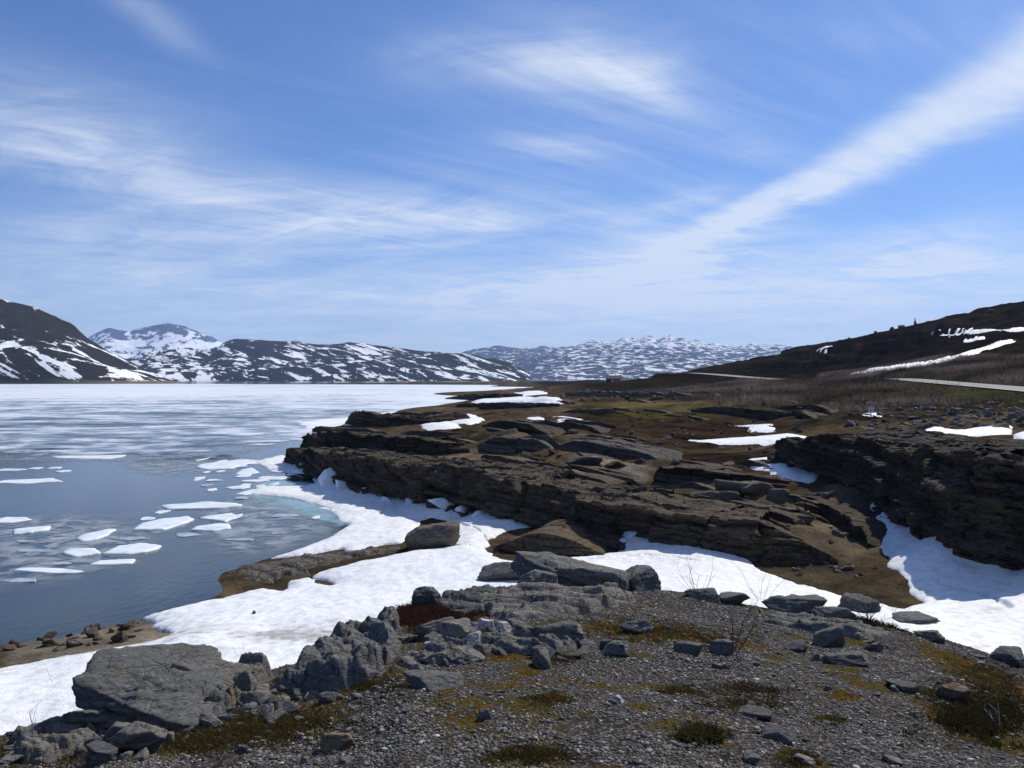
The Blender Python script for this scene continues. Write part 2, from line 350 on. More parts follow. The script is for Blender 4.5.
def rock_mat(name, dark, mid, light, rust, sc_=1., bed=(0, 0, 0), lichen=.15, bumpd=.03, crk=.75):
    def f(t, p, pos, m):
        tc = t.add('ShaderNodeTexCoord'); o = tc.outputs['Object'] if False else pos
        st = t.mapping(pos, (1, 1, 6), bed)
        n1 = t.noise(pos, 1.3 * sc_, 8, .68, .3); n2 = t.noise(st, 3.5 * sc_, 8, .7, .4); n3 = t.noise(pos, 24 * sc_, 6, .7)
        f_ = t.m('ADD', t.m('MULTIPLY', n1, .35), t.m('ADD', t.m('MULTIPLY', n2, .4), t.m('MULTIPLY', n3, .25)))
        c_ = t.cramp(f_, [(.36, dark), (.47, mid), (.56, mid), (.66, light)])
        c_ = t.mix(t.ramp(t.noise(pos, 2.2 * sc_, 5, .6), .56, .7), c_, rust)
        c_ = t.mix(t.m('MULTIPLY', t.ramp(t.noise(pos, 11 * sc_, 7, .75), .56, .62), lichen * 3), c_, tuple(min(.5, x * 1.7) for x in light))
        c_ = t.mix(t.m('MULTIPLY', t.ramp(t.noise(pos, 7 * sc_, 6, .7), .57, .63), .7), c_, tuple(x * .45 for x in dark))
        wp = t.mix(.12 / sc_, st, t.noise(st, 1.2 * sc_, 4, .6, out=1)); ck = t.voro(wp, .9 * sc_, 'DISTANCE_TO_EDGE'); ck2 = t.voro(wp, 2.7 * sc_, 'DISTANCE_TO_EDGE')
        cr = t.m('MULTIPLY', t.ramp(ck, .0, .035), t.m('ADD', .5, t.m('MULTIPLY', t.ramp(ck2, .0, .05), .5)))
        cr = t.m('MAXIMUM', cr, t.ramp(n1, .55, .62))
        c_ = t.mix(t.m('MULTIPLY', t.m('SUBTRACT', 1, cr), crk), c_, tuple(x * .4 for x in dark))
        oi = t.add('ShaderNodeObjectInfo'); c_ = t.mix(1, c_, t.cramp(oi.outputs['Random'], [(0, (.75, .75, .78)), (.5, (1, 1, 1)), (1, (1.3, 1.22, 1.12))]), 'MULTIPLY')
        h = t.m('ADD', t.m('ADD', t.m('MULTIPLY', n2, 1.2), t.m('MULTIPLY', cr, .5)), t.m('ADD', t.m('MULTIPLY', n3, .45), t.m('MULTIPLY', n1, .8)))
        setp(t, p, c_, .85, t.bump(h, .8, bumpd / sc_ ** .5), .06)
    return material(name, f)
M_SLATE = rock_mat('grey_slate', (.05, .053, .058), (.145, .143, .138), (.27, .265, .25), (.13, .11, .08), 2.4, (R(12), R(-14), 0), .16, .03)
M_BOULDER = rock_mat('grey_boulder', (.06, .06, .062), (.13, .128, .122), (.21, .205, .19), (.14, .12, .09), 3., (R(8), R(5), 0), .14, .035, .2)
M_LEDGE = rock_mat('brown_ledge', (.028, .022, .017), (.105, .084, .062), (.26, .215, .16), (.12, .08, .048), .8, (R(4), R(-6), 0), .1, .12)
M_LEDGEG = rock_mat('grey_ledge', (.04, .037, .034), (.13, .118, .104), (.26, .24, .21), (.13, .1, .075), .9, (R(4), R(-6), 0), .12, .1)
M_CLIFF = rock_mat('dark_cliff', (.026, .022, .018), (.095, .08, .062), (.2, .17, .13), (.12, .085, .055), .8, (R(3), R(-4), 0), .08, .14)
M_FLAT = rock_mat('tan_slab', (.07, .06, .05), (.16, .14, .115), (.25, .22, .18), (.18, .12, .08), 1.4, (0, 0, 0), .08, .05)
M_QUARTZ = rock_mat('white_quartz', (.2, .2, .2), (.5, .49, .47), (.65, .64, .62), (.35, .3, .24), 3., (0, 0, 0), .1, .02)
M_RUST = rock_mat('rusty_stone', (.05, .04, .03), (.15, .115, .085), (.24, .19, .15), (.17, .1, .06), 3., (0, 0, 0), .1, .02)

def m_snow(t, p, pos, m):
    n1 = t.noise(pos, .5, 6, .6); n2 = t.noise(pos, 3, 6, .65); dirt = t.attr('dirt')
    cups = t.voro(t.mapping(pos, (1, .6, 1)), 2.6, 'SMOOTH_F1')
    c_ = t.cramp(n1, [(.3, (.8, .82, .84)), (.6, (.88, .885, .89))])
    g = t.m('MULTIPLY', t.m('ADD', t.ramp(n2, .46, .62), dirt), t.m('ADD', dirt, .12), clamp=True)
    c_ = t.mix(g, c_, (.38, .37, .34))
    spk = t.ramp(t.noise(pos, 26, 3, .6), .68, .74)
    c_ = t.mix(t.m('MULTIPLY', spk, t.m('ADD', .12, dirt)), c_, (.2, .17, .13))
    h = t.m('ADD', t.m('MULTIPLY', cups, .8), t.m('ADD', n2, t.m('MULTIPLY', t.noise(pos, 14, 4, .6), .3)))
    setp(t, p, c_, .55, t.bump(h, .6, .09), .25)
    p.inputs['Subsurface Weight'].default_value = 0
M_SNOW = material('old_snow', m_snow)
def m_ice(t, p, pos, m):
    n1 = t.noise(pos, 1.1, 6, .6); n2 = t.noise(pos, 6, 5, .65)
    setp(t, p, t.cramp(n1, [(.35, (.55, .66, .72)), (.5, (.76, .8, .82)), (.7, (.84, .85, .85))]), .4, t.bump(t.m('ADD', n1, t.m('MULTIPLY', n2, .4)), .5, .05), .4)
M_ICE = material('white_ice', m_ice)
def m_greyice(t, p, pos, m):
    n1 = t.noise(pos, 1.5, 6, .65); n2 = t.noise(pos, .5, 4, .65)
    setp(t, p, t.cramp(n1, [(.35, (.2, .25, .29)), (.55, (.42, .47, .5)), (.7, (.6, .63, .65))]), .3, t.bump(n1, .4, .03), .4)
M_GREYICE = material('grey_ice', m_greyice)
def alpha_sheet(name, colr, lo, hi, scale, maxa, stretch=(1, 1, 1)):
    def f(t, p, pos, m):
        mp = t.mapping(pos, stretch)
        n1 = t.noise(mp, scale, 7, .62, .5); a = t.m('MULTIPLY', t.m('MULTIPLY', t.ramp(n1, lo, hi), t.attr('edge')), maxa)
        setp(t, p, t.mix(t.noise(mp, scale * 2.3, 6, .65), colr, tuple(x * .35 for x in colr)), .35, None, .4); t.put(p.inputs['Alpha'], a)
    return material(name, f)
M_SLUSH = alpha_sheet('grey_slush', (.42, .47, .5), .39, .6, .7, .95)
M_SHELF = alpha_sheet('pale_sunken_ice', (.42, .68, .76), .1, .5, .35, .85)
def m_rim(t, p, pos, m):
    n = t.noise(pos, 1.6, 6, .65); setp(t, p, t.cramp(n, [(.35, (.12, .2, .24)), (.65, (.36, .46, .5))]), .3, None, .4); t.put(p.inputs['Alpha'], t.m('MULTIPLY', t.ramp(n, .3, .6), .7))
M_RIM = material('sunken_ice_rim', m_rim)
def m_water(t, p, pos, m):
    n = t.noise(t.mapping(pos, (1, .5, 1), (0, 0, R(15))), 2.2, 4, .6); n2 = t.noise(pos, .12, 4, .6)
    setp(t, p, t.cramp(n2, [(.35, (.004, .013, .024)), (.6, (.008, .026, .036)), (.75, (.014, .042, .048))]), t.m('ADD', .04, t.m('MULTIPLY', n2, .08)), t.bump(n, .2, .06), .5)
    p.inputs['IOR'].default_value = 1.33
M_WATER = material('lake_water', m_water)
def m_lakeice(t, p, pos, m):
    sep = t.add('ShaderNodeSeparateXYZ'); t.put(sep.inputs[0], pos)
    far = t.ramp(sep.outputs[1], 90, 420); right = t.ramp(sep.outputs[0], -70, 0)
    a = t.noise(t.mapping(pos, (.6, 1, 1), (0, 0, R(8))), .055, 10, .72, .6); b = t.noise(t.mapping(pos, (.8, 1, 1)), .22, 6, .65, .4)
    big = t.noise(pos, .006, 4, .6)
    f_ = t.m('ADD', t.m('ADD', t.m('MULTIPLY', a, .58), t.m('MULTIPLY', b, .42)), t.m('ADD', t.m('MULTIPLY', far, .12), t.m('MULTIPLY', t.m('SUBTRACT', big, .5), .45)))
    f_ = t.m('ADD', f_, t.m('MULTIPLY', right, .06))
    c_ = t.cramp(f_, [(.4, (.03, .05, .07)), (.46, (.12, .16, .2)), (.5, (.28, .33, .38)), (.535, (.52, .57, .61)), (.58, (.74, .77, .79)), (.7, (.84, .85, .86))])
    a_ = t.m('ADD', t.ramp(t.m('ADD', t.m('MULTIPLY', t.m('ADD', a, b), .5), t.m('ADD', t.m('MULTIPLY', far, .5), t.m('MULTIPLY', t.attr('edge'), .4))), .46, .6), 0, clamp=True)
    setp(t, p, c_, .4, None, .4); t.put(p.inputs['Alpha'], a_)
M_LAKEICE = material('rotten_lake_ice', m_lakeice)

MOSSL = [(650,632,75,14,1),(640,655,30,6,.5),(720,640,40,12,.7),(340,685,90,12,1),(270,725,90,22,1),(200,740,100,18,.85),(430,622,70,16,.7),(470,655,40,8,.6),(560,660,40,8,.5),(700,737,22,8,1),
                                (990,680,60,30,1),(975,725,55,22,1),(860,640,40,14,.6),(840,662,60,8,.5),(530,755,60,12,.85),(680,690,30,10,.7),(550,700,40,10,.5),(480,690,40,8,.5),(800,760,30,14,.8),(925,693,25,10,.7),
                                (890,645,40,12,.5),(830,720,22,6,.8),(600,735,40,8,.4),(30,755,80,18,.6),(900,748,40,8,.5),(740,705,60,10,.5),(640,705,30,6,.5),(380,650,30,10,.6),(560,625,40,10,.6),(800,640,60,10,.45)]
_ms = None
def moss_at(X, Y):
    global _ms
    if _ms is None: _ms = pix([q[0] for q in MOSSL], [q[1] for q in MOSSL])
    m_ = np.zeros(np.shape(X))
    for (mx, my, wx, wy, k), Pm in zip(MOSSL, _ms):
        dx_ = (X - Pm[0]) / (wx * Pm[1] / FP); dy_ = (Y - Pm[1]) / (wy * Pm[1] ** 2 / (FP * 2.0))
        m_ = np.maximum(m_, k * np.exp(-(dx_ ** 2 + dy_ ** 2) ** 1.1) * 1.1)
    return m_
# ------------------------------------------------------------------ land sheet
def land():
    th = np.concatenate([np.linspace(-180, -45, 40)[:-1], np.linspace(-45, -33.5, 60)[:-1], np.linspace(-33.5, 33.5, 1000)[:-1], np.linspace(33.5, 46, 90)[:-1], np.linspace(46, 180, 40)])
    r = np.concatenate([[.15, .4, .7, 1, 1.4, 1.8, 2.2, 2.6, 3, 3.4], np.exp(np.linspace(math.log(3.8), math.log(14), 230)), np.exp(np.linspace(math.log(14), math.log(24), 60))[1:],
                        np.exp(np.linspace(math.log(24), math.log(130), 420))[1:], np.exp(np.linspace(math.log(130), math.log(700), 300))[1:], [760, 900, 1100]])
    T, Rr = np.meshgrid(np.radians(th), r)
    X = Rr * np.sin(T); Y = Rr * np.cos(T)
    Z = height(X, Y)
    back = ss(-Y, 2, 12) ; Z = Z * (1 - back) + back * np.minimum(Z, 6.3 - .03 * np.hypot(X, Y))
    a = (X / np.maximum(Y, .5)); v = np.log(np.maximum(Y, .5)); xf, yf = X.ravel(), Y.ravel()
    sh = X.shape; px = 512 + FP * a
    B = base(X, Y); kn = (knoll(X, Y) > B - .05) & (Y < 34)
    n1 = fbm(X * .15, Y * .15, oct=5, seed=41, gain=.6); n2 = fbm(X * 1.2, Y * 1.2, oct=4, seed=42, gain=.6)
    C = np.zeros(sh + (3,)); C[:] = (.075, .058, .038)
    def lay(col_, w_): C[:] = C * (1 - w_[..., None]) + np.array(col_) * w_[..., None]
    lay((.13, .1, .068), ss(n1 + .3 * n2, -.05, .25) * .8)
    lay((.06, .042, .025), ss(fbm(X * .08, Y * .08, oct=4, seed=43), .0, .3) * .6)
    def reg(poly, col_, soft=1.2, amt=1.):
        d = region(poly, a, v); d = d + (n1 + n2 * .5) * soft * 1.5; lay(col_, ss(d, -soft, soft) * amt * (Y > 12))
    reg([(560,418),(640,412),(740,416),(800,432),(770,446),(690,444),(600,434)], (.044, .031, .021), 3)       # brown bog
    reg([(640,446),(760,450),(780,462),(770,474),(700,470),(650,458)], (.04, .029, .02), 2)
    reg([(580,404),(640,401),(730,404),(735,410),(640,411),(590,408)], (.12, .098, .045), 5)                # yellow grass
    reg([(600,411),(690,412),(690,418),(600,418)], (.06, .055, .02), 3)
    reg([(500,488),(560,478),(650,484),(640,496),(560,492)], (.08, .06, .036), 1.2)
    reg([(540,470),(600,462),(650,470),(650,482),(560,480)], (.2, .175, .14), 1.)
    reg([(380,452),(470,452),(520,462),(480,470),(400,462)], (.14, .105, .075), 1.5)
    reg([(735,552),(860,566),(925,600),(920,625),(800,600),(740,575)], (.05, .041, .029), .5)
    reg([(650,482),(860,486),(900,540),(850,560),(760,516),(650,500)], (.11, .09, .065), .6)
    reg([(0,640),(170,612),(190,640),(0,680)], (.16, .14, .11), .4)
    reg([(220,578),(262,558),(350,548),(460,516),(465,545),(330,575),(280,595)], (.08, .062, .042), .3)
    # embankment grass and brushy ground under the road, heath on the hill
    lay((.03, .027, .018), ss(X, 25, 45) * ss(Y, 62, 75) * (1 - ss(Y, 400, 500)) * .9)
    rdz, rd = road_blend(X, Y, Z); lay((.04, .045, .018), (1 - ss(rd, 6, 14 + 4 * n1)) * .8 * (X < 90))
    hill = ss(Y, 200, 280) * ss(X, 60, 100)
    lay((.022, .018, .012), ss(Y, 110, 190) * ss(X, 10, 40)); lay((.011, .009, .0065), hill); lay((.026, .022, .016), hill * ss(fbm(X * .03, Y * .03, oct=6, seed=44, gain=.65), .02, .2)); lay((.024, .015, .009), hill * ss(fbm(X * .02, Y * .05, oct=4, seed=45), .1, .35) * .8)
    lay((.07, .068, .062), kn * 1.)
    gr = kn * ss(-np.abs(n2 * .1), -1, 1); gr = kn.astype(float)
    moss = np.maximum(moss_at(X, Y), .33 + .5 * fbm(X * .7, Y * .7, oct=4, seed=98, gain=.6)) * kn + .02 * (~kn)
    wet = (Z < .12) & (Y > 12)
    F = gridfaces(*sh); V = np.stack([X, Y, Z], -1).reshape(-1, 3)
    V[:, 2] = np.where(V[:, 2] < -3, -3, V[:, 2])
    me = mesh('ground', V, F, M_GROUND, True, {'moss': moss.ravel(), 'gravel': gr.ravel() * .92}, {'tint': C.reshape(-1, 3)})
    return kind(ob('ground', me), 'structure')
land()

# lake water and the floor of the far valley
def flat(name, z, x0, x1, y0, y1, mat):
    return kind(ob(name, mesh(name, [(x0, y0, z), (x1, y0, z), (x1, y1, z), (x0, y1, z)], [(0, 1, 2, 3)], mat)), 'structure')
flat('lake_water', 0, -9000, 3000, -600, 10000, M_WATER)
M_VALLEY = material('valley_floor', lambda t, p, pos, m: setp(t, p, t.cramp(t.noise(pos, .01, 6), [(.3, (.03, .027, .02)), (.7, (.06, .05, .035))]), .9))
flat('valley_floor', -3.5, -12000, 12000, -3000, 12000, M_VALLEY)

# broad rotten ice cover of the lake
def lake_ice():
    a = np.linspace(-.95, .16, 700); v = np.linspace(math.log(66), math.log(5200), 500); Aa, Vv = np.meshgrid(a, v); Y = np.exp(Vv); X = Aa * Y
    py = HZ + CZ * FP / Y; px = 512 + FP * Aa
    edge_py = np.interp(px, [-300, 0, 100, 180, 230, 300], [462, 453, 455, 456, 447, 440]) + 4 * fbm(Aa * 18, Vv * 0, oct=4, seed=61)
    e = (edge_py - py) + 5 * fbm(X * .08, Y * .08, oct=4, seed=62)
    keep = (e > -1) & (base(X, Y) < .6)
    V = np.stack([X, Y, .03 + 0 * X], -1).reshape(-1, 3); F = gridfaces(*X.shape, keep); V, F, ed = compact(V, F, ss(e, -1, 12).ravel())
    kind(ob('lake_ice', mesh('lake_ice', V, F, M_LAKEICE, True, {'edge': ed})), 'structure')
lake_ice()

# ------------------------------------------------------------------ snow lying on the land
ROCKY_SPIT = [(222,573),(235,567),(262,560),(300,556),(340,550),(352,553),(372,547),(400,543),(412,533),(420,521),(432,517),(445,521),(455,531),(459,541),(450,547),(420,551),(380,558),(340,567),(320,573),(316,578),(332,586),(322,584),(308,580),(286,580),(283,592),(272,590),(258,584),(240,580),(226,577)]
SNOW_MAIN = [(-260,800),(-260,700),(-100,688),(0,669),(50,660),(100,651),(150,645),(178,634),(160,630),(140,620),(155,614),(190,606),(230,597),(262,588),(285,581),(262,562),(300,550),(330,539),(347,528),(338,518),(322,506),(290,499),(248,494),(262,487),(318,484),(306,474),(268,470),(255,462),(283,455),(310,465),(345,480),(400,490),(470,505),(520,512),(545,516),(556,526),(530,527),(505,530),(492,539),(487,548),(500,560),(540,566),(565,560),(590,557),(622,553),(612,545),(600,540),(612,533),(640,531),(662,538),(700,546),(742,560),(760,572),(800,585),(860,600),(905,612),(922,604),(912,596),(904,583),(893,570),(886,556),(878,545),(863,536),(860,526),(880,513),(860,500),(843,487),(860,480),(900,490),(930,510),(960,530),(1024,542),(1150,560),(1300,600),(1300,800)]
CRACKS = [[(560,566),(640,560),(700,566)], [(300,560),(450,547),(490,552)], [(640,540),(690,552),(735,556)], [(440,520),(480,535),(492,545)], [(940,588),(975,596),(1010,612)]]
def snow_mesh(name, polys, holes, a0, a1, y0, y1, na, nv, thick, cracks=(), seed=0, dirtf=None, soft=None, fn=fbase, lo=8, jag=.35):
    a = np.linspace(a0, a1, na); v = np.linspace(math.log(y0), math.log(y1), nv); Aa, Vv = np.meshgrid(a, v); Y = np.exp(Vv); X = Aa * Y
    d = np.full(X.shape, -1e9)
    for P in polys: d = np.maximum(d, region(P, Aa, Vv, fn, lo))
    for P in holes: d = np.minimum(d, -region(P, Aa, Vv, fn, lo))
    d = d + jag * fbm(X * .9, Y * .9, oct=4, seed=70 + seed, gain=.6)
    g = np.maximum(height(X, Y) if fn is not fbase else np.maximum(base(X, Y), base(X, Y)), 0) if True else 0
    if fn is fbase:
        b = base(X, Y); g = np.maximum(b + .03 * fbm(X * 1.3, Y * 1.3, oct=3, seed=2), 0)
    soft = soft or .9
    th = thick * (np.sqrt(np.clip(d / soft, 0, 1)) * (1 + .45 * fbm(X * .3, Y * .3, oct=4, seed=71 + seed))) + np.clip(d, -.6, 0) * 1.6
    th = th + .05 * fbm(X * .7, Y * .7, oct=4, seed=72 + seed) * ss(d, .2, 1.5)
    for cpl in cracks:
        dl = line_dist(cpl, Aa, Vv) + .12 * fbm(X * 1.5, Y * 1.5, oct=3, seed=73); th = th - .13 * (1 - ss(dl, .01, .08))
    Z = g + th
    dirt = dirtf(X, Y, d, Aa) if dirtf else 0 * X
    F = gridfaces(*X.shape, d > -.5); V = np.stack([X, Y, Z], -1).reshape(-1, 3)
    V, F, dd = compact(V, F, dirt.ravel())
    return ob(name, mesh(name, V, F, M_SNOW, True, {'dirt': dd}))
def main_dirt(X, Y, d, Aa):
    px = 512 + FP * Aa; z = 1.0; py = HZ + (CZ - 1) * FP / Y
    k = ss(fbm(X * .35, Y * .35, oct=4, seed=75), -.1, .35) * ss(-px, -480, -250) * ss(py, 605, 640) * .9
    k = k + .14 + .35 * ss(px, 900, 1000) * ss(py, 600, 640) * ss(fbm(X * .5, Y * .5, oct=4, seed=76), 0, .3)
    return k + .1 * (1 - ss(d, .1, .8))
kind(snow_mesh('snow_field', [SNOW_MAIN], [ROCKY_SPIT], -.75, .8, 12, 100, 1300, 620, .2, CRACKS, 0, main_dirt), 'structure')

def snow_patch(poly, label, thick=.35, D=None, n=None, lo=20, jag=None, group=None):
    P = pix([q[0] for q in poly], [q[1] for q in poly], fbase, lo)
    a_ = P[:, 0] / P[:, 1]; Ym, YM = P[:, 1].min(), P[:, 1].max(); m = .02
    far = max(q[1] for q in poly) <= 400
    a0, a1 = a_.min() - m, a_.max() + m
    jag = jag if jag is not None else (.004 if Ym < 120 else .008) * Ym
    na, nv = int(np.clip((a1 - a0) * FP * 1.2, 24, 260)), int(np.clip(math.log(YM / Ym + .05) / .004, 16, 160))
    return tag(snow_mesh_h('snow_patch', poly, a0, a1, Ym * .96, YM * 1.04, na, nv, thick, jag, fbase, lo), label, 'snow patch', group)
def snow_mesh_h(name, poly, a0, a1, y0, y1, na, nv, thick, jag, fn, lo):
    a = np.linspace(a0, a1, na); v = np.linspace(math.log(y0), math.log(y1), nv); Aa, Vv = np.meshgrid(a, v); Y = np.exp(Vv); X = Aa * Y
    d = region(poly, Aa, Vv, fn, lo) + jag * 1.5 * fbm(X * 30 / y0, Y * 30 / y0, oct=4, seed=80, gain=.6)
    sc0 = max(.5, y0 / 60); th = thick * np.sqrt(np.clip(d / sc0, 0, 1)) + np.clip(d / sc0, -1, 0) * thick
    g = height(X, Y); g = .6 * g + .4 * np.maximum(base(X, Y), 0) if y0 < 120 else g
    V = np.stack([X, Y, np.maximum(g, 0) + (th + .3 * np.clip(d / sc0, -1, 1) if y0 > 130 else th * .45)], -1).reshape(-1, 3); F = gridfaces(*X.shape, d > -.6 * sc0); V, F = compact(V, F)[:2]
    V[:, 2] += .0; return ob(name, mesh(name, V, F, M_SNOW, True, {'dirt': np.full(len(V), .08)}))
SP = [([(748,460),(770,457),(800,464),(818,474),(815,482),(790,481),(772,476),(756,470)], 'bluish snow tongue at the gully head, under the tip of the dark cliff', .5),
      ([(686,441),(740,438),(790,434),(806,437),(802,443),(760,445),(700,444)], 'long thin white snow strip across the brown bog', .35),
      ([(732,426),(775,425),(774,431),(750,432)], 'small oval snow patch just beyond the long strip on the bog', .35),
      ([(902,436),(930,428),(960,432),(1012,426),(1010,436),(960,440),(906,440)], 'large white snow patch below the rubble and above the dark cliff on the right', .5),
      ([(1014,434),(1060,430),(1060,438),(1016,440)], 'snow patch cut by the right edge beside the large patch above the cliff', .45),
      ([(420,426),(450,421),(462,428),(450,433),(424,431)], 'snow lying in a hollow between the dark shore ledges, nearest of the hollow patches', .5),
      ([(430,419),(470,414),(485,420),(470,425)], 'snow in the hollow behind the nearest hollow patch among the shore ledges', .5),
      ([(300,422),(330,420),(358,417),(356,424),(330,429),(305,430)], 'snow apron lying on the lake edge left of the rounded shore blocks', .5),
      ([(372,416),(392,413),(400,417),(380,421)], 'narrow snow patch right behind the rounded blocks at the shore', .4),
      ([(478,399),(520,397),(560,400),(562,404),(500,404),(470,405)], 'flat snow strip on the far shore left of the yellow grass', .4),
      ([(515,393),(540,391),(545,394),(520,396)], 'short snow bank at the far shore below the distant lake corner', .4),
      ([(528,418),(542,418),(543,421),(530,421)], 'tiny snow spot on the ledges left of the brown bog', .3),
      ([(546,417),(565,417),(590,421),(560,422)], 'thin snow sliver at the upper left edge of the brown bog', .3),
      ([(850,375),(880,370.5),(925,364.5),(940,361),(952,358),(985,348),(1008,341),(1011,343),(985,350.5),(957,360),(925,367),(885,372.5)], 'long snow streak slanting up the brushy slope above the road', .4),
      ([(938,334),(965,331),(1000,330.5),(1060,327),(1060,329.5),(985,333),(950,335.5)], 'snow bank below the crest of the dark hill on the right', .3),
      ([(964,341),(983,338),(982,339.5),(966,342.5)], 'small snow patch between the hill bank and the long streak', .3),
      ([(818,352),(834,348),(836,349.4),(822,353)], 'small snow patch under the skyline of the dark hill', .3),
      ([(860,415),(880,414),(886,415.5),(876,418),(863,418)], 'bluish shaded snow remnant at the foot of the white sign', .3)]
for P, lab, th in SP: snow_patch(P, lab, th, group='snow patches left on the land')

# ------------------------------------------------------------------ distant hills and mountains
def hill_mat(name, rock1, rock2, green, snow_scale, lo, hi, rot, stretch, low=None):
    def f(t, p, pos, m):
        n1 = t.noise(pos, .02 * snow_scale, 8, .65); n2 = t.noise(pos, .003 * snow_scale, 5, .6)
        c_ = t.cramp(n1, [(.35, rock1), (.6, rock2)]); c_ = t.mix(t.ramp(n2, .45, .6), c_, green)
        sm = t.noise(t.mapping(pos, stretch, rot), .0045 * snow_scale, 7, .6, .5); sm2 = t.noise(pos, .012 * snow_scale, 6, .65)
        bias = t.attr('snow')
        k = t.ramp(t.m('ADD', t.m('ADD', t.m('MULTIPLY', sm, .82), t.m('MULTIPLY', sm2, .18)), bias), lo, hi)
        c_ = t.mix(k, c_, (.8, .82, .85))
        if low:
            c_ = t.mix(t.attr('beach'), c_, low)
        setp(t, p, c_, .95, t.bump(n1, .7, 6 / snow_scale), .03)
    return material(name, f)
def mountain(name, ridge, Dr, Df, mat, rough, nscale, seed, cols=420, rows=90, prof=1.0, snow=None, back=.35, zf=-4, wavy=.0):
    rp = np.array(ridge, float); px = np.linspace(rp[0, 0], rp[-1, 0], cols); py = np.interp(px, rp[:, 0], rp[:, 1])
    Dl = Dr(px) if callable(Dr) else np.full(cols, float(Dr)); Fl = Df(px) if callable(Df) else np.full(cols, float(Df))
    zr = CZ + (HZ - py) * Dl / FP; kk = max(9, cols // 14) | 1; ke = np.hanning(kk); ke /= ke.sum(); zs = np.convolve(np.pad(zr, kk // 2, mode='edge'), ke, 'valid')
    tt = np.concatenate([np.linspace(0, 1, rows), 1 + np.linspace(0, 1, 26)[1:] * back]); T, PX = np.meshgrid(tt, px, indexing='ij')
    D = Fl + (Dl - Fl) * T; X = (PX - 512) / FP * D; Y = D
    u = np.clip(T, 0, 1); pr = u ** prof * (1 - .12 * np.sin(u * math.pi)); pr = np.where(T > 1, 1 - ((T - 1) / back) ** 1.5, pr)
    amp = rough * np.where(T < 1, np.sin(np.clip(u, 0, 1) * math.pi * .93) ** .7, .4)
    nz = fbm(X / nscale, Y / nscale, oct=7, seed=seed, gain=.55); rd = 1 - np.abs(fbm(X / nscale * .8, Y / nscale * .8, oct=6, seed=seed + 9)) * 2
    zq = zs[None] + (zr - zs)[None] * ss(T, .72, .98); Z = zf + (zq - zf) * pr + amp * (nz * .7 + (rd - .6) * .5)
    Z = Z + (T > .97) * (T <= 1) * rough * .1 * fbm(X / nscale * 6, Y / nscale * 6, oct=3, seed=seed + 3)
    sn = snow(PX, HZ - (Z - CZ) * FP / Y, T, X, Y, Z) if snow else 0 * X
    beach = (1 - ss(Z, 2.5, 6)) if name else 0 * X
    V = np.stack([X, Y, Z], -1).reshape(-1, 3)
    return kind(ob(name, mesh(name, V, gridfaces(*X.shape), mat, True, {'snow': sn.ravel(), 'beach': beach.ravel()})), 'structure')
M_H1 = hill_mat('near_hill', (.012, .009, .006), (.036, .025, .016), (.02, .018, .008), 8.5, .565, .58, (0, R(-26), 0), (.16, .35, 2.2), (.14, .115, .08))
M_H2 = hill_mat('mid_hill', (.01, .01, .013), (.026, .024, .025), (.018, .021, .02), 7.0, .55, .565, (0, R(-20), 0), (.16, .35, 2.2))
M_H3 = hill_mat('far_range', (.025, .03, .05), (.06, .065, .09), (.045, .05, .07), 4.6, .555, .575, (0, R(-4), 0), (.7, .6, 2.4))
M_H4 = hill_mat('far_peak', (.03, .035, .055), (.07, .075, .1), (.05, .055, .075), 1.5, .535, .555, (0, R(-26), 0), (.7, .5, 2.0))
mountain('near_hill', [(-520,330),(-300,296),(-120,290),(-40,292),(0,297),(20,301),(40,308),(55,315),(75,326),(90,340),(110,352),(130,363),(150,372),(165,377),(178,380.5),(186,383)],
         lambda p: 1500 - np.clip(p, 0, 200) * .8, lambda p: 1050 + np.clip(p, 0, 200) * .2, M_H1, 26, 160, 101, prof=.62,
         snow=lambda px, py, T, X, Y, Z: .055 * ss(py, 330, 350) * (1 - ss(py, 376, 379)) - .07 * (1 - ss(py, 325, 342)) * ss(px, 30, 60) - .015)
mountain('mid_hill', [(60,374),(110,362),(140,356),(165,351),(185,349),(215,350),(226,343),(236,341.5),(262,343),(280,344),(296,343),(315,346),(330,347),(350,344),(378,345),(400,348),(440,352),(470,356),(500,362),(515,369),(525,376),(530,382)],
         3000, lambda p: 2150 + 0 * p, M_H2, 55, 330, 131, prof=.7, cols=560,
         snow=lambda px, py, T, X, Y, Z: .03 * (1 - ss(px, 200, 260)) + .012 - .05 * (1 - ss(py, 350, 360)) * ss(px, 222, 240) * (1 - ss(px, 262, 300)))
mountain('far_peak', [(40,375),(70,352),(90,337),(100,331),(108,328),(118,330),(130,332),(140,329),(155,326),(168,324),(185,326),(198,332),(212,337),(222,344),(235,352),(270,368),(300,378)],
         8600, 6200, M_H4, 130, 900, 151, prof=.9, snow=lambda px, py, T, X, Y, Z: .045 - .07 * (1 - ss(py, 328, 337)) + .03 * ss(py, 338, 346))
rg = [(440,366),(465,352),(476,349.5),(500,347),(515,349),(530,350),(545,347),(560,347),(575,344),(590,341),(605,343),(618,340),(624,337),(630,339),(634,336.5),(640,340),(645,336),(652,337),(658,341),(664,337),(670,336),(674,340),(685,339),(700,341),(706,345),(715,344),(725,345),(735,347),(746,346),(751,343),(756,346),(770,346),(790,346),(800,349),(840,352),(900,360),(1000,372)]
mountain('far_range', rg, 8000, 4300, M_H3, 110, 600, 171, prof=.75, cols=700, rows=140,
         snow=lambda px, py, T, X, Y, Z: .03 + .05 * (1 - ss(py, 344, 352)) * ss(px, 560, 600) - .035 * (1 - ss(px, 520, 570)))

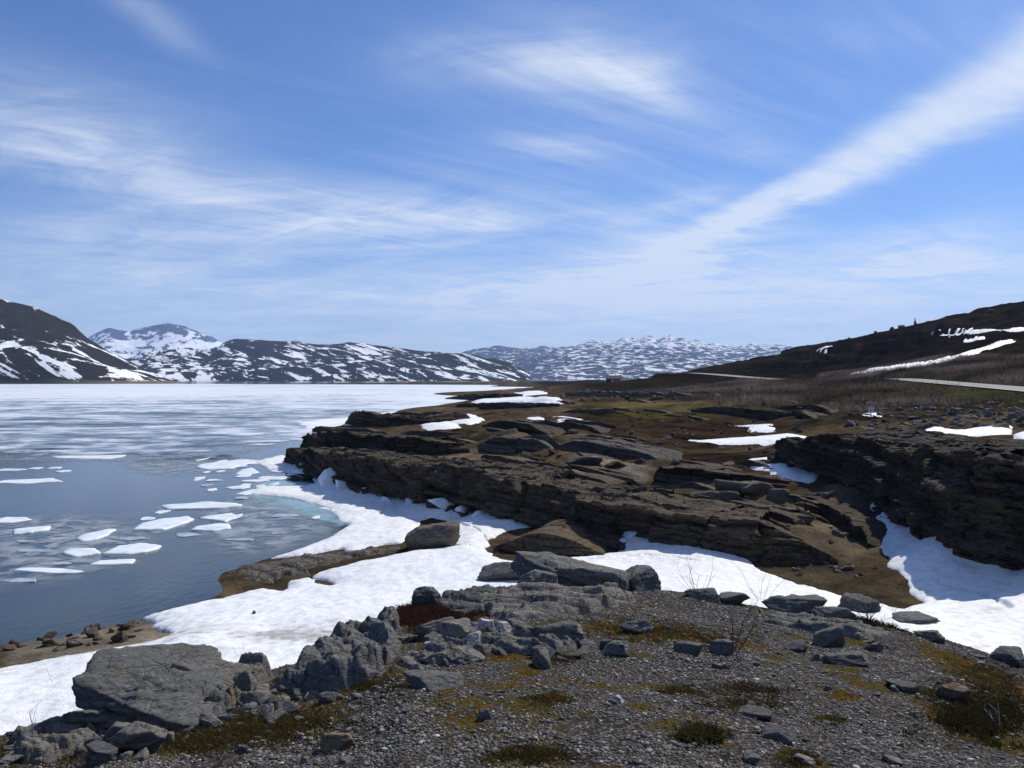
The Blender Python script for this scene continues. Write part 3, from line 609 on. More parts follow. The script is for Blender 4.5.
# haze over the far lake and ranges
hz = bpy.data.materials.new('haze_air'); hz.use_nodes = True; tr = NT(hz.node_tree); tr.n.remove([n for n in tr.n if n.type == 'BSDF_PRINCIPLED'][0])
pv = tr.add('ShaderNodeVolumePrincipled'); pv.inputs['Color'].default_value = (.42, .62, 1, 1); pv.inputs['Density'].default_value = 5.5e-5; pv.inputs['Anisotropy'].default_value = .2
tr.l.new(pv.outputs[0], [n for n in tr.n if n.type == 'OUTPUT_MATERIAL'][0].inputs['Volume'])
bx = [(x, y, z) for z in (-5.5, 900) for x, y in ((-14000, -3500), (14000, -3500), (14000, 13000), (-14000, 13000))]
kind(ob('haze', mesh('haze', bx, [(3, 2, 1, 0), (4, 5, 6, 7), (0, 1, 5, 4), (1, 2, 6, 5), (2, 3, 7, 6), (3, 0, 4, 7)], hz)), 'stuff')

# ------------------------------------------------------------------ rock builders
def ico(sub):
    bm = bmesh.new(); bmesh.ops.create_icosphere(bm, subdivisions=sub, radius=1); V = np.array([v.co[:] for v in bm.verts]); F = np.array([[v.index for v in f.verts] for f in bm.faces]); bm.free(); return V, F
ICO = {s: ico(s) for s in (1, 2, 3, 4, 5, 6)}
def rock_vf(seed, dims, sub=4, planes=None, npl=13, rough=.05, top=.75, bed=None, steps=0.):
    """faceted stone: the sphere clipped by random planes, then split by bedding and roughened"""
    rs = np.random.RandomState(seed); V, F = ICO[sub]
    N = rs.normal(size=(npl, 3)); N /= np.linalg.norm(N, axis=1)[:, None]; H = rs.uniform(.56, .86, npl)
    N = np.vstack([N, [[rs.uniform(-.15, .15), rs.uniform(-.15, .15), 1], [0, 0, -1]]]); H = np.append(H, [top, .7])
    if planes: N = np.vstack([N, [q[:3] for q in planes]]); H = np.append(H, [q[3] for q in planes])
    N /= np.linalg.norm(N, axis=1)[:, None]
    dt = V @ N.T; r = np.min(np.where(dt > .05, H / np.maximum(dt, .05), 9), axis=1); r = np.minimum(r, 1.6)
    P = V * r[:, None]; lo_, hi_ = P.min(0), P.max(0); P = (P - (lo_ + hi_) / 2) / ((hi_ - lo_) / 2) * .92 * np.array(dims)
    o = rs.uniform(-50, 50, 3); s = 2.2 / max(dims)
    if steps:
        b = bed or (0.1, -.15, 1); zb = P @ np.array(b) / dims[2] * 3.2 + .6 * fbm(P[:, 0] * s, P[:, 1] * s, P[:, 2] * s, 3, seed)
        saw = zb - np.floor(zb); hsh = _h(np.floor(zb).astype(np.int64), 0 * saw.astype(np.int64), 0 * saw.astype(np.int64), seed)
        P[:, :2] *= (1 + steps * (hsh - .5) - steps * .4 * (np.abs(saw - .5) * 2) ** 6)[:, None]
    nn = V * r[:, None]; nn = nn / np.linalg.norm(nn, axis=1)[:, None]
    k = rough * max(dims) * (fbm(P[:, 0] * s * 2 + o[0], P[:, 1] * s * 2 + o[1], P[:, 2] * s * 5 + o[2], 5, seed, .6))
    k2 = .45 * rough * max(dims) * (1 - 2 * np.abs(fbm(P[:, 0] * s * 1.3 + o[1], P[:, 1] * s * 1.3, P[:, 2] * s * 4, 5, seed + 31, .6)))
    return P + nn * (k + k2)[:, None], F
def join(parts):
    Vs, Fs, n = [], [], 0
    for V, F in parts: Vs.append(V); Fs.append(F + n); n += len(V)
    return np.vstack(Vs), np.vstack(Fs)
def rotz(V, a, tilt=(0, 0)):
    from mathutils import Euler
    M_ = np.array(Euler((tilt[0], tilt[1], a)).to_matrix()); return V @ M_.T
def rock_at(px, py, wpx, hpx, label, seed, mat=None, depth=.8, name='rock', cat='rock', group=None, rot=0., tilt=(0, 0), sub=5, sink=.36, top=.75, planes=None, steps=.12, rough=.05, npl=13, fn=None, lo=2.5):
    """a stone whose foot stands on the ground seen at (px, py); width and height as large as they look there"""
    P = pix([px], [py], fn, lo)[0]; D = P[1]; wx = wpx * D / FP / 2; hz_ = hpx * D / FP / 2 / .8
    V, F = rock_vf(seed, (wx * 1.1, wx * depth, hz_), sub, planes, npl, rough, top, steps=steps); V = rotz(V, rot, tilt)
    o = ob(name, mesh(name, V, F, mat or M_SLATE), loc=(P[0], P[1] + wx * depth * .5, P[2] + hz_ * (.7 - sink)))
    return tag(o, label, cat, group)

SPIT_LATER = 1
# long ledges: a section swept along the foot line
def ledge(pts, label, mat, w=3., dip=.12, seed=0, lean=.15, blocks=1.6, rough=.12, name='rock_ledge', cat='rock ledge', group='rock ledges of the shore', N=None, fn=None, M=84, taper=.12, under=.5, lo=20, push=0.):
    """pts: (column, foot row, top row); the block stands on the land, its face towards the lake"""
    P = pix([q[0] for q in pts], [q[1] for q in pts], fn or fbase, lo); hts = np.array([(q[1] - q[2]) for q in pts]) * P[:, 1] / FP
    Lc = np.append(0, np.cumsum(np.hypot(np.diff(P[:, 0]), np.diff(P[:, 1])))); L_ = Lc[-1]
    N = N or int(np.clip(L_ / (P[:, 1].min() * .0016), 40, 900)); s = np.linspace(0, L_, N)
    cx, cy, cz, hh = (np.interp(s, Lc, arr) for arr in (P[:, 0], P[:, 1], P[:, 2], hts))
    k = np.ones(9) / 9
    for arr in (cx, cy, cz, hh): arr[4:-4] = np.convolve(arr, k, 'valid') if N > 20 else arr[4:-4]
    tx, ty = np.gradient(cx), np.gradient(cy); ln = np.hypot(tx, ty) + 1e-9; tx /= ln; ty /= ln
    nx, ny = ty, -tx
    flip = np.sign(np.mean(nx * cx + ny * cy)) ; flip = -flip if flip > 0 else 1
    nx, ny = nx * flip, ny * flip                                     # towards the viewer's side
    # section: q across (0 at the face, negative to the back), h up; from under the foot, up the face, over the top, down the back
    u = np.linspace(0, 1, M)
    f1, f2 = .46, .86
    q = np.where(u < f1, 0, np.where(u < f2, -(u - f1) / (f2 - f1), -1)); hv = np.where(u < f1, u / f1, np.where(u < f2, 1, 1 - (u - f2) / (1 - f2)))
    e = np.clip(np.minimum(s, L_ - s) / (taper * L_ + .01), 0, 1) ** .5
    S, U = np.meshgrid(s, u, indexing='ij'); Q = q[None] * w; 
    HH = (hh * (.25 + .75 * e))[:, None]; ru = under
    Hh = -ru + hv[None] * (HH + ru) + Q * dip * (hv[None] > .99)
    Hn = np.clip(Hh / np.maximum(HH, .1), 0, 1)
    off = np.interp(s, [0, .45 * L_, .62 * L_, L_], [.1, .15, 1., 1.])[:, None] * push - lean * np.clip(Hh, 0, 9)                                  # face leans back
    wv = S / blocks + .35 * fbm(S * .7, Hh * 1.2, oct=3, seed=seed + 1); bi = np.floor(wv).astype(np.int64); sw = wv - bi
    layer = (Hh + S * .06 + Q * .1) / .27 + .5 * fbm(S * .5, Hh * .3, Q * .5, oct=3, seed=seed + 2); li = np.floor(layer).astype(np.int64); lw = layer - li
    z0 = np.zeros_like(bi)
    blk = (_h(bi, li // 2, z0, seed + 3) - .5) * .6 + (_h(li, z0, bi // 3, seed + 4) - .5) * .6
    groove = -.2 * (1 - ss(np.minimum(sw, 1 - sw), 0, .07)) - .16 * (1 - ss(np.minimum(lw, 1 - lw), 0, .14))
    face = ((u < f1 + .02)[None]) * 1.
    rel = np.minimum(HH, 2.2) / 2.2
    off = off + face * (blk + groove) * (.35 + .65 * rel)
    x0, y0 = cx[:, None], cy[:, None]
    rough_n = fbm(S * 1.1, Hh * 2.2 + Q * .9, Q * 1.1, oct=5, seed=seed + 5, gain=.6)
    off = off + rough * 2.5 * rough_n * rel
    t2 = (_h(np.floor(S / blocks * 2.1 + .5 * fbm(S * .8, Q, oct=2, seed=seed + 18)).astype(np.int64), np.floor(Q / .45 + S * .25 + .5 * fbm(S * .9, Q * .8, oct=2, seed=seed + 19)).astype(np.int64), z0, seed + 16) - .5) * .2
    tops = t2 + (_h(np.floor(S / blocks / 1.3 + .3 * fbm(S * .3, Q * .4, oct=2, seed=seed + 8)).astype(np.int64), np.floor(Q / 1.1 + .5 * fbm(S * .4, Q * .3, oct=2, seed=seed + 9)).astype(np.int64), z0, seed + 6) - .5) * .34
    up = (tops * rel + rough * 1.6 * fbm(S * .9, Q * 1.3, Hh * .5, oct=5, seed=seed + 7, gain=.6) * rel + .3 * rel * fbm(S * .25, Q * .2, oct=3, seed=seed + 12)) * ss(hv, .5, 1)[None] * .8 - .15 * rel - .12 * rel * (1 - ss(np.minimum(sw, 1 - sw), 0, .05))
    wk = (.35 + .65 * e)[:, None]
    X = x0 + nx[:, None] * (Q * wk + off); Y = y0 + ny[:, None] * (Q * wk + off); Z = cz[:, None] + Hh + up
    V = np.stack([X, Y, Z], -1).reshape(-1, 3); F = gridfaces(N, M)
    if flip > 0: pass
    # end caps
    fan = [list(range(M)), list(range((N - 1) * M, N * M))[::-1]]
    Fl = F.tolist() + fan; o = ob(name, mesh(name, V, Fl, mat)); return tag(o, label, cat, group)

LED = [
 ([(284,463,449),(300,470,447),(330,485,450),(360,494,455),(385,501,459),(420,508,463),(460,514,466),(500,521,474),(550,531,486),(600,541,497),(650,547,503),(700,553,512),(760,561,520),(810,563,532),(838,564,550)],
  'longest dark rock ledge above the snow, running from the lake point to the muddy hollow', M_LEDGE, dict(w=4.5, seed=1, blocks=2.2, rough=.14, taper=.05, dip=.05)),
 ([(300,450,434),(325,452,431),(360,455,432),(400,456,436),(440,455,440),(470,452,443)], 'dark blocky ledge standing second back from the snow at the lake point', M_LEDGE, dict(w=4, seed=2, blocks=2.6, taper=.1, dip=.08)),
 ([(345,425,412),(365,425,411),(395,426,415),(430,424,416),(470,420,410)], 'dark ledge with rounded blocks at its lake end, third back from the snow', M_LEDGE, dict(w=6, seed=3, blocks=4, taper=.08)),
 ([(312,432,425),(340,433,427),(372,432,428)], 'low dark ledge lying at the water left of the rounded blocks', M_LEDGE, dict(w=4, seed=4, blocks=3)),
 ([(478,452,436),(500,453,434),(530,454,437),(555,455,446)], 'big rounded grey ledge block left of the long pale slab', M_LEDGEG, dict(w=5, seed=5, blocks=3.2, taper=.2)),
 ([(555,453,441),(585,454,439),(620,460,445),(645,463,452),(662,466,459)], 'long pale topped slab slanting down toward the bog', M_LEDGEG, dict(w=3, seed=6, blocks=5, taper=.12, dip=.02)),
 ([(655,482,464),(680,485,466),(710,488,470),(745,490,474),(790,490,480),(812,489,484)], 'straight dark step face with a square left end below the bog', M_LEDGE, dict(w=3, seed=7, blocks=4, taper=.02, dip=.03)),
 ([(478,470,460),(510,472,463),(540,477,470),(570,480,478)], 'thin dark ledge wedge on the gravel flat below the rounded block', M_LEDGE, dict(w=2.6, seed=8, taper=.3)),
 ([(635,508,498),(660,506,495),(690,505,497),(718,508,500)], 'short broken ledge among rubble behind the longest ledge', M_LEDGE, dict(w=1.6, seed=9, blocks=1, taper=.2)),
 ([(494,551,538),(520,553,534),(550,555,535),(580,556,541),(605,557,549)], 'smooth brown humped rock ledge surrounded by snow in front of the longest ledge', M_LEDGE, dict(w=3.4, seed=10, blocks=6, rough=.06, taper=.35, dip=.0, lean=.5)),
 ([(565,540,527),(590,545,531),(625,552,542)], 'low brown ledge wedge between the humped ledge and the longest ledge', M_LEDGE, dict(w=1.6, seed=11, taper=.35, rough=.06)),
 ([(770,462,442),(790,472,437),(820,482,434),(850,488,436),(875,495,440),(905,512,444),(930,524,446),(960,540,450),(990,549,452),(1030,555,457),(1100,566,462),(1180,582,470)],
  'tall dark cliff of layered rock in shade beside the snowy gully', M_CLIFF, dict(w=6, seed=12, blocks=2.4, rough=.16, taper=.03, dip=-.02, lean=.3, push=.9, N=900, M=120, cat='cliff', name='cliff', group=None)),
 ([(740,462,455),(757,468,462),(772,474,470)], 'small dark ledge at the head of the gully', M_LEDGE, dict(w=2, seed=13, taper=.3)),
 ([(800,507,497),(825,515,503),(850,532,517),(866,548,536)], 'crumbling brown ledge edge dropping into the dark gully', M_LEDGE, dict(w=2., seed=14, blocks=.9, taper=.2)),
 ([(690,412,405),(730,415,407),(770,419,409),(810,421,411)], 'dark broken rock step under the brush left of the sign', M_CLIFF, dict(w=4, seed=15, blocks=2, taper=.15)),
 ([(775,411,405),(800,412,403),(830,415,407)], 'dark rock step with pale top under the brush nearest the sign', M_CLIFF, dict(w=3, seed=16, taper=.2)),
 ([(445,399,396),(470,400,393.5),(500,400,393),(520,398,393)], 'far low black ledge jutting into the lake', M_CLIFF, dict(w=9, seed=17, blocks=6, taper=.2)),
 ([(455,407,403),(490,409,402),(530,409,403),(560,407,403)], 'far dark ledge band behind the shore ledges', M_LEDGE, dict(w=8, seed=18, blocks=5, taper=.2)),
 ([(480,430,421),(505,432,420),(530,434,424),(548,436,430)], 'dark ledge directly behind the big rounded ledge block', M_LEDGE, dict(w=5, seed=19, blocks=3, taper=.2)),
 ([(540,430,423),(570,431,422),(600,434,428)], 'dark wedge ledge left of the brown bog', M_LEDGE, dict(w=4, seed=20, blocks=3, taper=.3)),
 ([(560,415,409),(590,416,408),(625,416,411)], 'dark ledge below the yellow grass', M_LEDGE, dict(w=6, seed=21, blocks=4, taper=.2)),
 ([(400,436,431),(430,438,430),(468,437,432)], 'dark ledge in the shade between the hollow snow patches and the blocky ledge', M_LEDGE, dict(w=3.5, seed=22, blocks=3, taper=.2)),
 ([(560,397,391.5),(600,397,390.5),(650,398,391.5),(700,399,393)], 'far rubble ledge band below the red cabin', M_LEDGEG, dict(w=8, seed=23, blocks=4, taper=.1)),
 ([(590,443,438),(615,441,436),(640,443,440)], 'thin dark rib at the lower left edge of the brown bog', M_LEDGE, dict(w=2, seed=24, taper=.3)),
 ([(284,465,449),(292,467,447),(303,467,450)], 'square black block at the very tip of the lake point', M_LEDGE, dict(w=3.5, seed=25, taper=.02, blocks=9)),
]
for pts, lab, mat, kw in LED: ledge(pts, lab, mat, **kw)
rr = random.Random(12); made = 0
while made < 46:
    x = rr.uniform(400, 800); y = rr.uniform(399, 512); ln_ = rr.uniform(.5, 1.) * (26 + (y - 399) * .42); hp = rr.uniform(1.2, 3.2) + (y - 399) * .045
    if (590 < x < 800 and 412 < y < 446 and rr.random() < .8) or y > 470 + (x - 400) * .12: continue
    sl = .1 + (y - 399) * .0016
    ledge([(x, y, y - hp * .7), (x + ln_ * .35, y + ln_ * sl * .35, y + ln_ * sl * .35 - hp), (x + ln_, y + ln_ * sl, y + ln_ * sl - hp * .7)], 'one of the many small dark rock ribs breaking the brown land between the ledges',
          rr.choice([M_LEDGE, M_LEDGEG, M_LEDGE]), w=1.2 + 90 / (y - 380), seed=700 + made, blocks=rr.uniform(1, 3), taper=.12, group='small rock ribs', name='rock_rib', cat='rock rib', M=26, N=60)
    made += 1

# rocky spit beside the water, its rounded hump
rock_at(433, 549, 52, 30, 'brown rounded rock hump at the inner end of the rocky spit in the snow', 51, M_FLAT, .9, sub=5, fn=fbase, lo=12, steps=.1, sink=.3, rough=.06)

# ------------------------------------------------------------------ near rocks on the knoll
rock_at(140, 722, 178, 47, 'big pale topped boulder with a black shaded face, at the lower left over the snow', 3, M_BOULDER, .95, name='boulder', cat='boulder', sub=6,
        planes=[(-.5, -.86, .04, .5), (-.97, -.1, .1, .85), (.26, -.3, .92, .42), (.6, -.2, .78, .5), (.9, -.3, .3, .8)], npl=3, top=.8, steps=.07, rough=.085, sink=.1)
rock_at(208, 700, 84, 40, 'pale sloping rock slab leaning against the right side of the big boulder', 7, M_BOULDER, .9, tilt=(R(-8), R(10)), sub=6, planes=[(.2, -.3, .9, .5)], steps=.05)
def cluster(spec, label, name, cat, mat, ref, sub=5):
    P0 = pix([ref[0]], [ref[1]])[0]; parts = []
    for (px, py, w, h, seed, rz, tx, ty, dep) in spec:
        P = pix([px], [py])[0]; D = P[1]; wx = w * D / FP / 2; hh = h * D / FP / 2 / .8
        V, F = rock_vf(seed, (wx * 1.12, wx * dep, hh), sub, None, 12, .06, .8, steps=.16); V = rotz(V, rz, (tx, ty))
        V = V + np.array([P[0] - P0[0], P[1] - P0[1] + wx * dep * .4, P[2] - P0[2] + hh * .45]); parts.append((V, F))
    V, F = join(parts); return tag(ob(name, mesh(name, V, F, mat), loc=P0), label, cat)
def outcrop(poly, hpx, label, mat, seed, strike=25, f=2.6, soft=.16, fn=None, lo=2.5, name='rock_outcrop', dip=.3):
    """bedrock standing out of the ground: tilted broken layers at several scales"""
    P = pix([q[0] for q in poly], [q[1] for q in poly], fn, lo); a_ = P[:, 0] / P[:, 1]; y0, y1 = P[:, 1].min() * .97, P[:, 1].max() * 1.03; Dm = P[:, 1].mean()
    na = int(np.clip((a_.max() - a_.min()) * FP * 1.6, 60, 420)); nv = int(np.clip(math.log(y1 / y0) / .0022, 60, 330))
    a = np.linspace(a_.min() - .01, a_.max() + .01, na); v = np.linspace(math.log(y0), math.log(y1), nv); Aa, Vv = np.meshgrid(a, v); Y = np.exp(Vv); X = Aa * Y
    d = region(poly, Aa, Vv, fn or hq, lo) + soft * .8 * fbm(X * 3, Y * 3, oct=4, seed=seed, gain=.6)
    cs, sn = math.cos(R(strike)), math.sin(R(strike)); q = cs * X + sn * Y; r = -sn * X + cs * Y; z = 0 * X; amp = 1.; tot = 0
    for k in range(5):
        ff = f * 2 ** k * (1 + .13 * k); wp = fbm(X * ff * .3, Y * ff * .3, oct=3, seed=seed + 3 * k)
        cr_ = np.floor(r * ff * .5 + 1.1 * wp + 7.3 * k).astype(np.int64); wv = q * ff + .9 * wp + 2 * _h(cr_, 0 * cr_, 0 * cr_, seed + 40 + k); ci = np.floor(wv).astype(np.int64); saw = wv - ci
        z = z + amp * (np.minimum(saw / .2, (1 - saw) / .8) * .7 + .6 * _h(ci, cr_, 0 * ci, seed + k)); tot += amp * 1.2; amp *= .37
    H_ = hpx * Dm / FP; m_ = ss(d, -.02, soft) * (.75 + .4 * fbm(X * 1.1, Y * 1.1, oct=2, seed=seed + 77))
    Z = hq(X, Y) - .05 + (H_ + .05) * m_ * (.25 + .85 * z / tot) + .012 * fbm(X * 14, Y * 14, oct=4, seed=seed + 9, gain=.65)
    F = gridfaces(*X.shape, d > -.06); V, F = compact(np.stack([X, Y, Z], -1).reshape(-1, 3), F)[:2]
    return tag(ob(name, mesh(name, V, F, mat)), label, 'outcrop')
outcrop([(228,573),(262,563),(300,558),(345,553),(372,550),(402,546),(400,552),(372,556),(338,563),(314,570),(316,577),(288,577),(270,586),(245,580)], 7, 'dark ribbed rock back of the spit lying between snow and water', M_LEDGEG, 21, 60, .9, .5, lo=14)
outcrop([(268,690),(290,672),(320,658),(350,646),(378,630),(398,618),(404,640),(392,662),(370,682),(335,694),(295,697)], 50, 'jagged slate outcrop with slanting broken layers on the knoll edge, right of the big boulder', M_SLATE, 3, 24, 1.6)
outcrop([(428,606),(445,599),(475,593),(502,596),(490,613),(462,617),(440,612)], 15, 'low broken slate outcrop along the knoll edge right of the red heather', M_SLATE, 5, 60, 2.6, .1)
outcrop([(470,606),(500,594),(560,592),(625,594),(640,602),(600,612),(560,618),(500,622)], 16, 'flat layered slate outcrop below the large smooth slab', M_SLATE, 8, 75, 2.2, .1)
outcrop([(392,668),(412,652),(445,636),(480,622),(520,624),(560,632),(580,648),(560,656),(500,654),(450,660),(420,672)], 14, 'broken slate rubble bed under the stone pile', M_SLATE, 9, 40, 4.5, .08)
outcrop([(160,715),(185,694),(215,680),(250,676),(272,684),(262,700),(230,712),(195,722)], 19, 'crumbled grey outcrop falling away right of the big boulder', M_BOULDER, 12, 62, 3.6, .12)
outcrop([(0,762),(10,742),(50,730),(95,728),(110,738),(80,752),(40,764)], 20, 'broken slate outcrop in the lower left corner', M_BOULDER, 14, 50, 3.2, .1)
outcrop([(770,612),(820,620),(880,630),(900,640),(860,642),(800,630),(760,622)], 10, 'low broken rock rim along the right part of the knoll edge', M_SLATE, 16, 70, 3.5, .1)
H = [(570,588,112,27,'large smooth slate slab lying tilted at the knoll edge above the snow',31,M_SLATE,.6,dict(tilt=(0,R(7)),top=.6)),
     (508,584,56,22,'dark round slate lump left of the large smooth slab',32,M_SLATE,.8,{}),
     (538,592,38,22,'pointed slate wedge leaning in front of the large smooth slab',33,M_SLATE,.8,dict(tilt=(0,R(12)))),
     (640,590,46,24,'dark faceted block right of the large smooth slab',34,M_SLATE,.9,{}),
     (410,583,0,0,None,0,None,0,{}),
     (427,607,30,22,'black rounded rock sticking up over the snow beside the red heather',38,M_SLATE,.8,{}),
     (428,640,56,18,'pale pointed slate slab in front of the red heather',39,M_BOULDER,.7,dict(tilt=(0,R(-12)),top=.6)),
     (452,645,36,24,'dark split block at the left of the stone pile',42,M_SLATE,.8,{}),
     (523,636,34,15,'dark angular block at the top right of the stone pile',43,M_SLATE,.8,{}),
     (553,644,46,22,'pale streaked block at the right of the stone pile',44,M_BOULDER,.8,{}),
     (573,646,32,20,'small dark grey block ending the stone pile on the right',45,M_SLATE,.8,{}),
     (485,637,16,20,'brightest white quartz block standing in the stone pile',46,M_QUARTZ,.8,{}),
     (506,637,18,16,'second white quartz block right of the brightest one',47,M_QUARTZ,.8,{}),
     (474,650,24,20,'tilted white streaked stone at the front of the pile',48,M_QUARTZ,.8,dict(tilt=(0,R(30)))),
     (540,640,14,12,'small white stone on the left end of the pale streaked block',49,M_QUARTZ,.8,{}),
     (429,652,14,12,'small cream stone in the grass left of the stone pile',50,M_QUARTZ,.8,{}),
     (437,664,36,12,'flat grey slab below the small cream stone',151,M_BOULDER,.8,{}),
     (465,662,36,12,'flat dark slab under the tilted white stone',152,M_SLATE,.8,{}),
     (637,634,32,16,'grey hump stone sitting in the moss right of the pile',53,M_SLATE,.8,{}),
     (607,650,16,12,'small angular stone in front of the grey hump stone',54,M_BOULDER,.8,{}),
     (337,750,36,16,'tan flat stone with a black shaded side on the lower gravel',55,M_RUST,.8,{}),
     (700,745,4,3,None,0,None,0,{}),
     (445,729,4,3,None,0,None,0,{}),
     (703,600,34,12,'flat dark stone on the knoll edge right of the faceted block',56,M_SLATE,.8,{}),
     (735,604,30,12,'low slate stone on the knoll edge left of the bare twigs',57,M_SLATE,.8,{}),
     (795,612,60,16,'long grey slab on the knoll edge above the mud',58,M_BOULDER,.6,{}),
     (862,618,40,22,'dark jagged stone standing on the knoll edge beside a bare shrub',59,M_SLATE,.8,{}),
     (836,622,34,16,'pale rounded stone left of the dark jagged stone',60,M_BOULDER,.8,{}),
     (918,630,46,14,'black overhanging slate plate at the knoll edge over the snow',61,M_SLATE,.8,dict(top=.6)),
     (930,640,30,10,'tan flat plate under the black overhanging plate',62,M_BOULDER,.8,{}),
     (828,646,34,18,'blue white striped stone on the right half of the knoll',63,M_BOULDER,.8,dict(tilt=(0,R(-15)))),
     (876,652,20,10,'pale wedge stone right of the striped stone',64,M_BOULDER,.8,{}),
     (850,664,44,10,'low flat slab below the striped stone',65,M_BOULDER,.7,{}),
     (795,652,26,10,'grey flat stone left of the striped stone',66,M_BOULDER,.8,{}),
     (955,702,28,18,'cream faced stone with dark underside at the right',67,M_RUST,.8,{}),
     (905,692,28,10,'flat grey stone left of the cream faced stone',68,M_BOULDER,.8,{}),
     (780,742,36,14,'pale flat rock at the bottom right of the gravel',69,M_BOULDER,.8,{}),
     (752,763,16,10,'bluish stone at the bottom edge',70,M_SLATE,.8,{}),
     (1012,665,40,18,'black stone at the right end of the knoll edge',71,M_SLATE,.8,{}),
     (98,728,50,22,'grey block under the shaded face of the boulder',73,M_BOULDER,.8,{}),
     (130,752,60,26,'grey slate lump in the grass below the boulder',75,M_BOULDER,.8,dict(tilt=(0,R(-14)))),
     (100,764,30,20,'pale block at the bottom edge left of the slate lump',76,M_BOULDER,.8,{}),
     (122,744,14,9,'small white stone behind the slate lump',77,M_QUARTZ,.8,{}),
     (228,708,14,22,'upright tan shard on the grassy slope right of the boulder',78,M_RUST,.6,dict(tilt=(0,R(-10)))),
     (212,728,28,14,'dark slate chip below the upright tan shard',79,M_SLATE,.8,{}),
     (178,718,46,16,'dark flat plate at the lower right foot of the boulder',80,M_SLATE,.7,{}),
     (205,650,0,0,None,0,None,0,{}),
     (430,690,60,10,'half buried pale slab in the gravel centre left',83,M_BOULDER,.7,{}),
     (755,718,34,8,'half buried slab in the gravel centre right',84,M_BOULDER,.7,{}),
     (690,655,28,12,'pale flat stone under the bare shrub',85,M_BOULDER,.8,{}),
     (722,654,24,14,'blue dark stone at the foot of the bare shrub',86,M_SLATE,.8,{})]
for (px, py, w_, h_, lab, sd, mt, dep, kw) in H:
    if lab: rock_at(px, py, w_ * 1.05, h_ * 1.1, lab, sd, mt, dep, **kw)
# stones of the middle ground
MID = [(585,468,36,15,'grey block standing free on the gravel flat below the long pale slab',91,M_LEDGEG),(617,468,22,9,'dark wedge stone right of the free standing grey block',92,M_LEDGE),
       (737,498,44,20,'largest tan slab tilted on the ridge top',93,M_FLAT),(760,494,36,14,'second tan slab, right of the largest',94,M_FLAT),(716,504,46,16,'pale tan slab sliding below the largest slab',95,M_FLAT),
       (780,500,22,14,'narrow tan slab pointing down right of the second slab',96,M_FLAT),(785,514,32,8,'flat tan slab lower on the ridge top',97,M_FLAT),(803,523,24,8,'pale plate nearest the gully edge',98,M_FLAT),
       (810,511,20,9,'small pale block at the gully side',99,M_FLAT),(848,570,16,5,'pale flat stone on the dark mud',100,M_FLAT)]
for (px, py, w_, h_, lab, sd, mt) in MID: rock_at(px, py, w_, h_, lab, sd, mt, .9, name='rock_slab' if mt is M_FLAT else 'rock', cat='rock', sub=4, lo=24, top=.5 if mt is M_FLAT else .75, tilt=(R(-10), R(6)) if mt is M_FLAT else (0, 0))
rock_at(253, 620, 5, 9, 'small black rock poking out of the snow field', 120, M_SLATE, .6, sub=3, fn=fbase, lo=12, sink=0)
for i, (px, py, w_, h_) in enumerate([(849, 337.5, 4, 2.5), (892, 331.5, 5, 3), (902, 329.5, 7, 4), (876, 334, 4, 2), (991, 314, 8, 3)]):
    lab = ['lone small skyline boulder on the left part of the dark hill', 'lower skyline boulder left of the round one on the dark hill', 'round skyline boulder just left of the hilltop post', 'smallest skyline boulder on the dark hill', 'broad skyline boulder near the right edge of the dark hill'][i]
    Dk = np.interp(px, [824, 868, 915, 969, 1024], [450, 420, 400, 370, 350]); X_ = (px - 512) / FP * Dk; z_ = float(height(np.array([X_]), np.array([Dk]))[0])
    wx = w_ * Dk / FP / 2; V, F = rock_vf(200 + i, (wx, wx, h_ * Dk / FP * .8), 3); tag(ob('boulder', mesh('boulder', V, F, M_CLIFF), loc=(X_, Dk, z_ + .4)), lab, 'boulder')

# loose stones: individuals on the knoll and rubble of the ridge, copies of a few shapes
rs = np.random.RandomState(77)
protos = {}
def proto(mat, sd, flatn):
    k = (mat.name, sd, flatn)
    if k not in protos:
        V, F = rock_vf(300 + sd, (1, .8, flatn), 4, npl=8, rough=.03, steps=.12); protos[k] = mesh('loose_stone', V, F, mat)
    return protos[k]
def scatter(n, pxr, pyr, size, label, cat, group, mats, name, fn=None, lo=2.5, weight=None):
    made = 0; tries = 0
    while made < n and tries < n * 30:
        tries += 1; px = rs.uniform(*pxr); py = rs.uniform(*pyr)
        if weight and rs.rand() > weight(px, py): continue
        P = pix([px], [py], fn, lo)[0]
        if fn is None and lo < 10 and P[1] > 12.5: continue
        s_ = rs.uniform(*size) * (1 + 1.2 * rs.rand() ** 4)
        me = proto(mats[rs.randint(len(mats))], rs.randint(7), [.45, .7, .3][rs.randint(3)])
        o = ob(name, me, loc=(P[0], P[1], P[2] + s_ * .12), rot=(rs.normal() * .25, rs.normal() * .25, rs.uniform(0, 6.28)), scale=(s_, s_, s_)); tag(o, label, cat, group); made += 1
crest = lambda px: np.interp(px, CR[:, 0], CR[:, 1])
near = lambda px, py: 1. if py > crest(px) + 1 and py < crest(px) + 75 else .25 if py > crest(px) else 0
scatter(170, (0, 1024), (590, 766), (.022, .052), 'one of many grey slate pieces lying loose on the gravel knoll', 'stone', 'loose slate pieces on the knoll', [M_SLATE, M_BOULDER, M_SLATE], 'loose_stone', weight=near)
scatter(46, (195, 300), (684, 720), (.03, .1), 'one of the slate pieces strewn down the right side of the big boulder', 'stone', 'slate pieces beside the big boulder', [M_BOULDER, M_SLATE], 'loose_stone')
scatter(40, (0, 170), (722, 764), (.03, .1), 'one of the grey stones strewn below the shaded face of the big boulder', 'stone', 'stones below the big boulder', [M_BOULDER, M_SLATE], 'loose_stone')
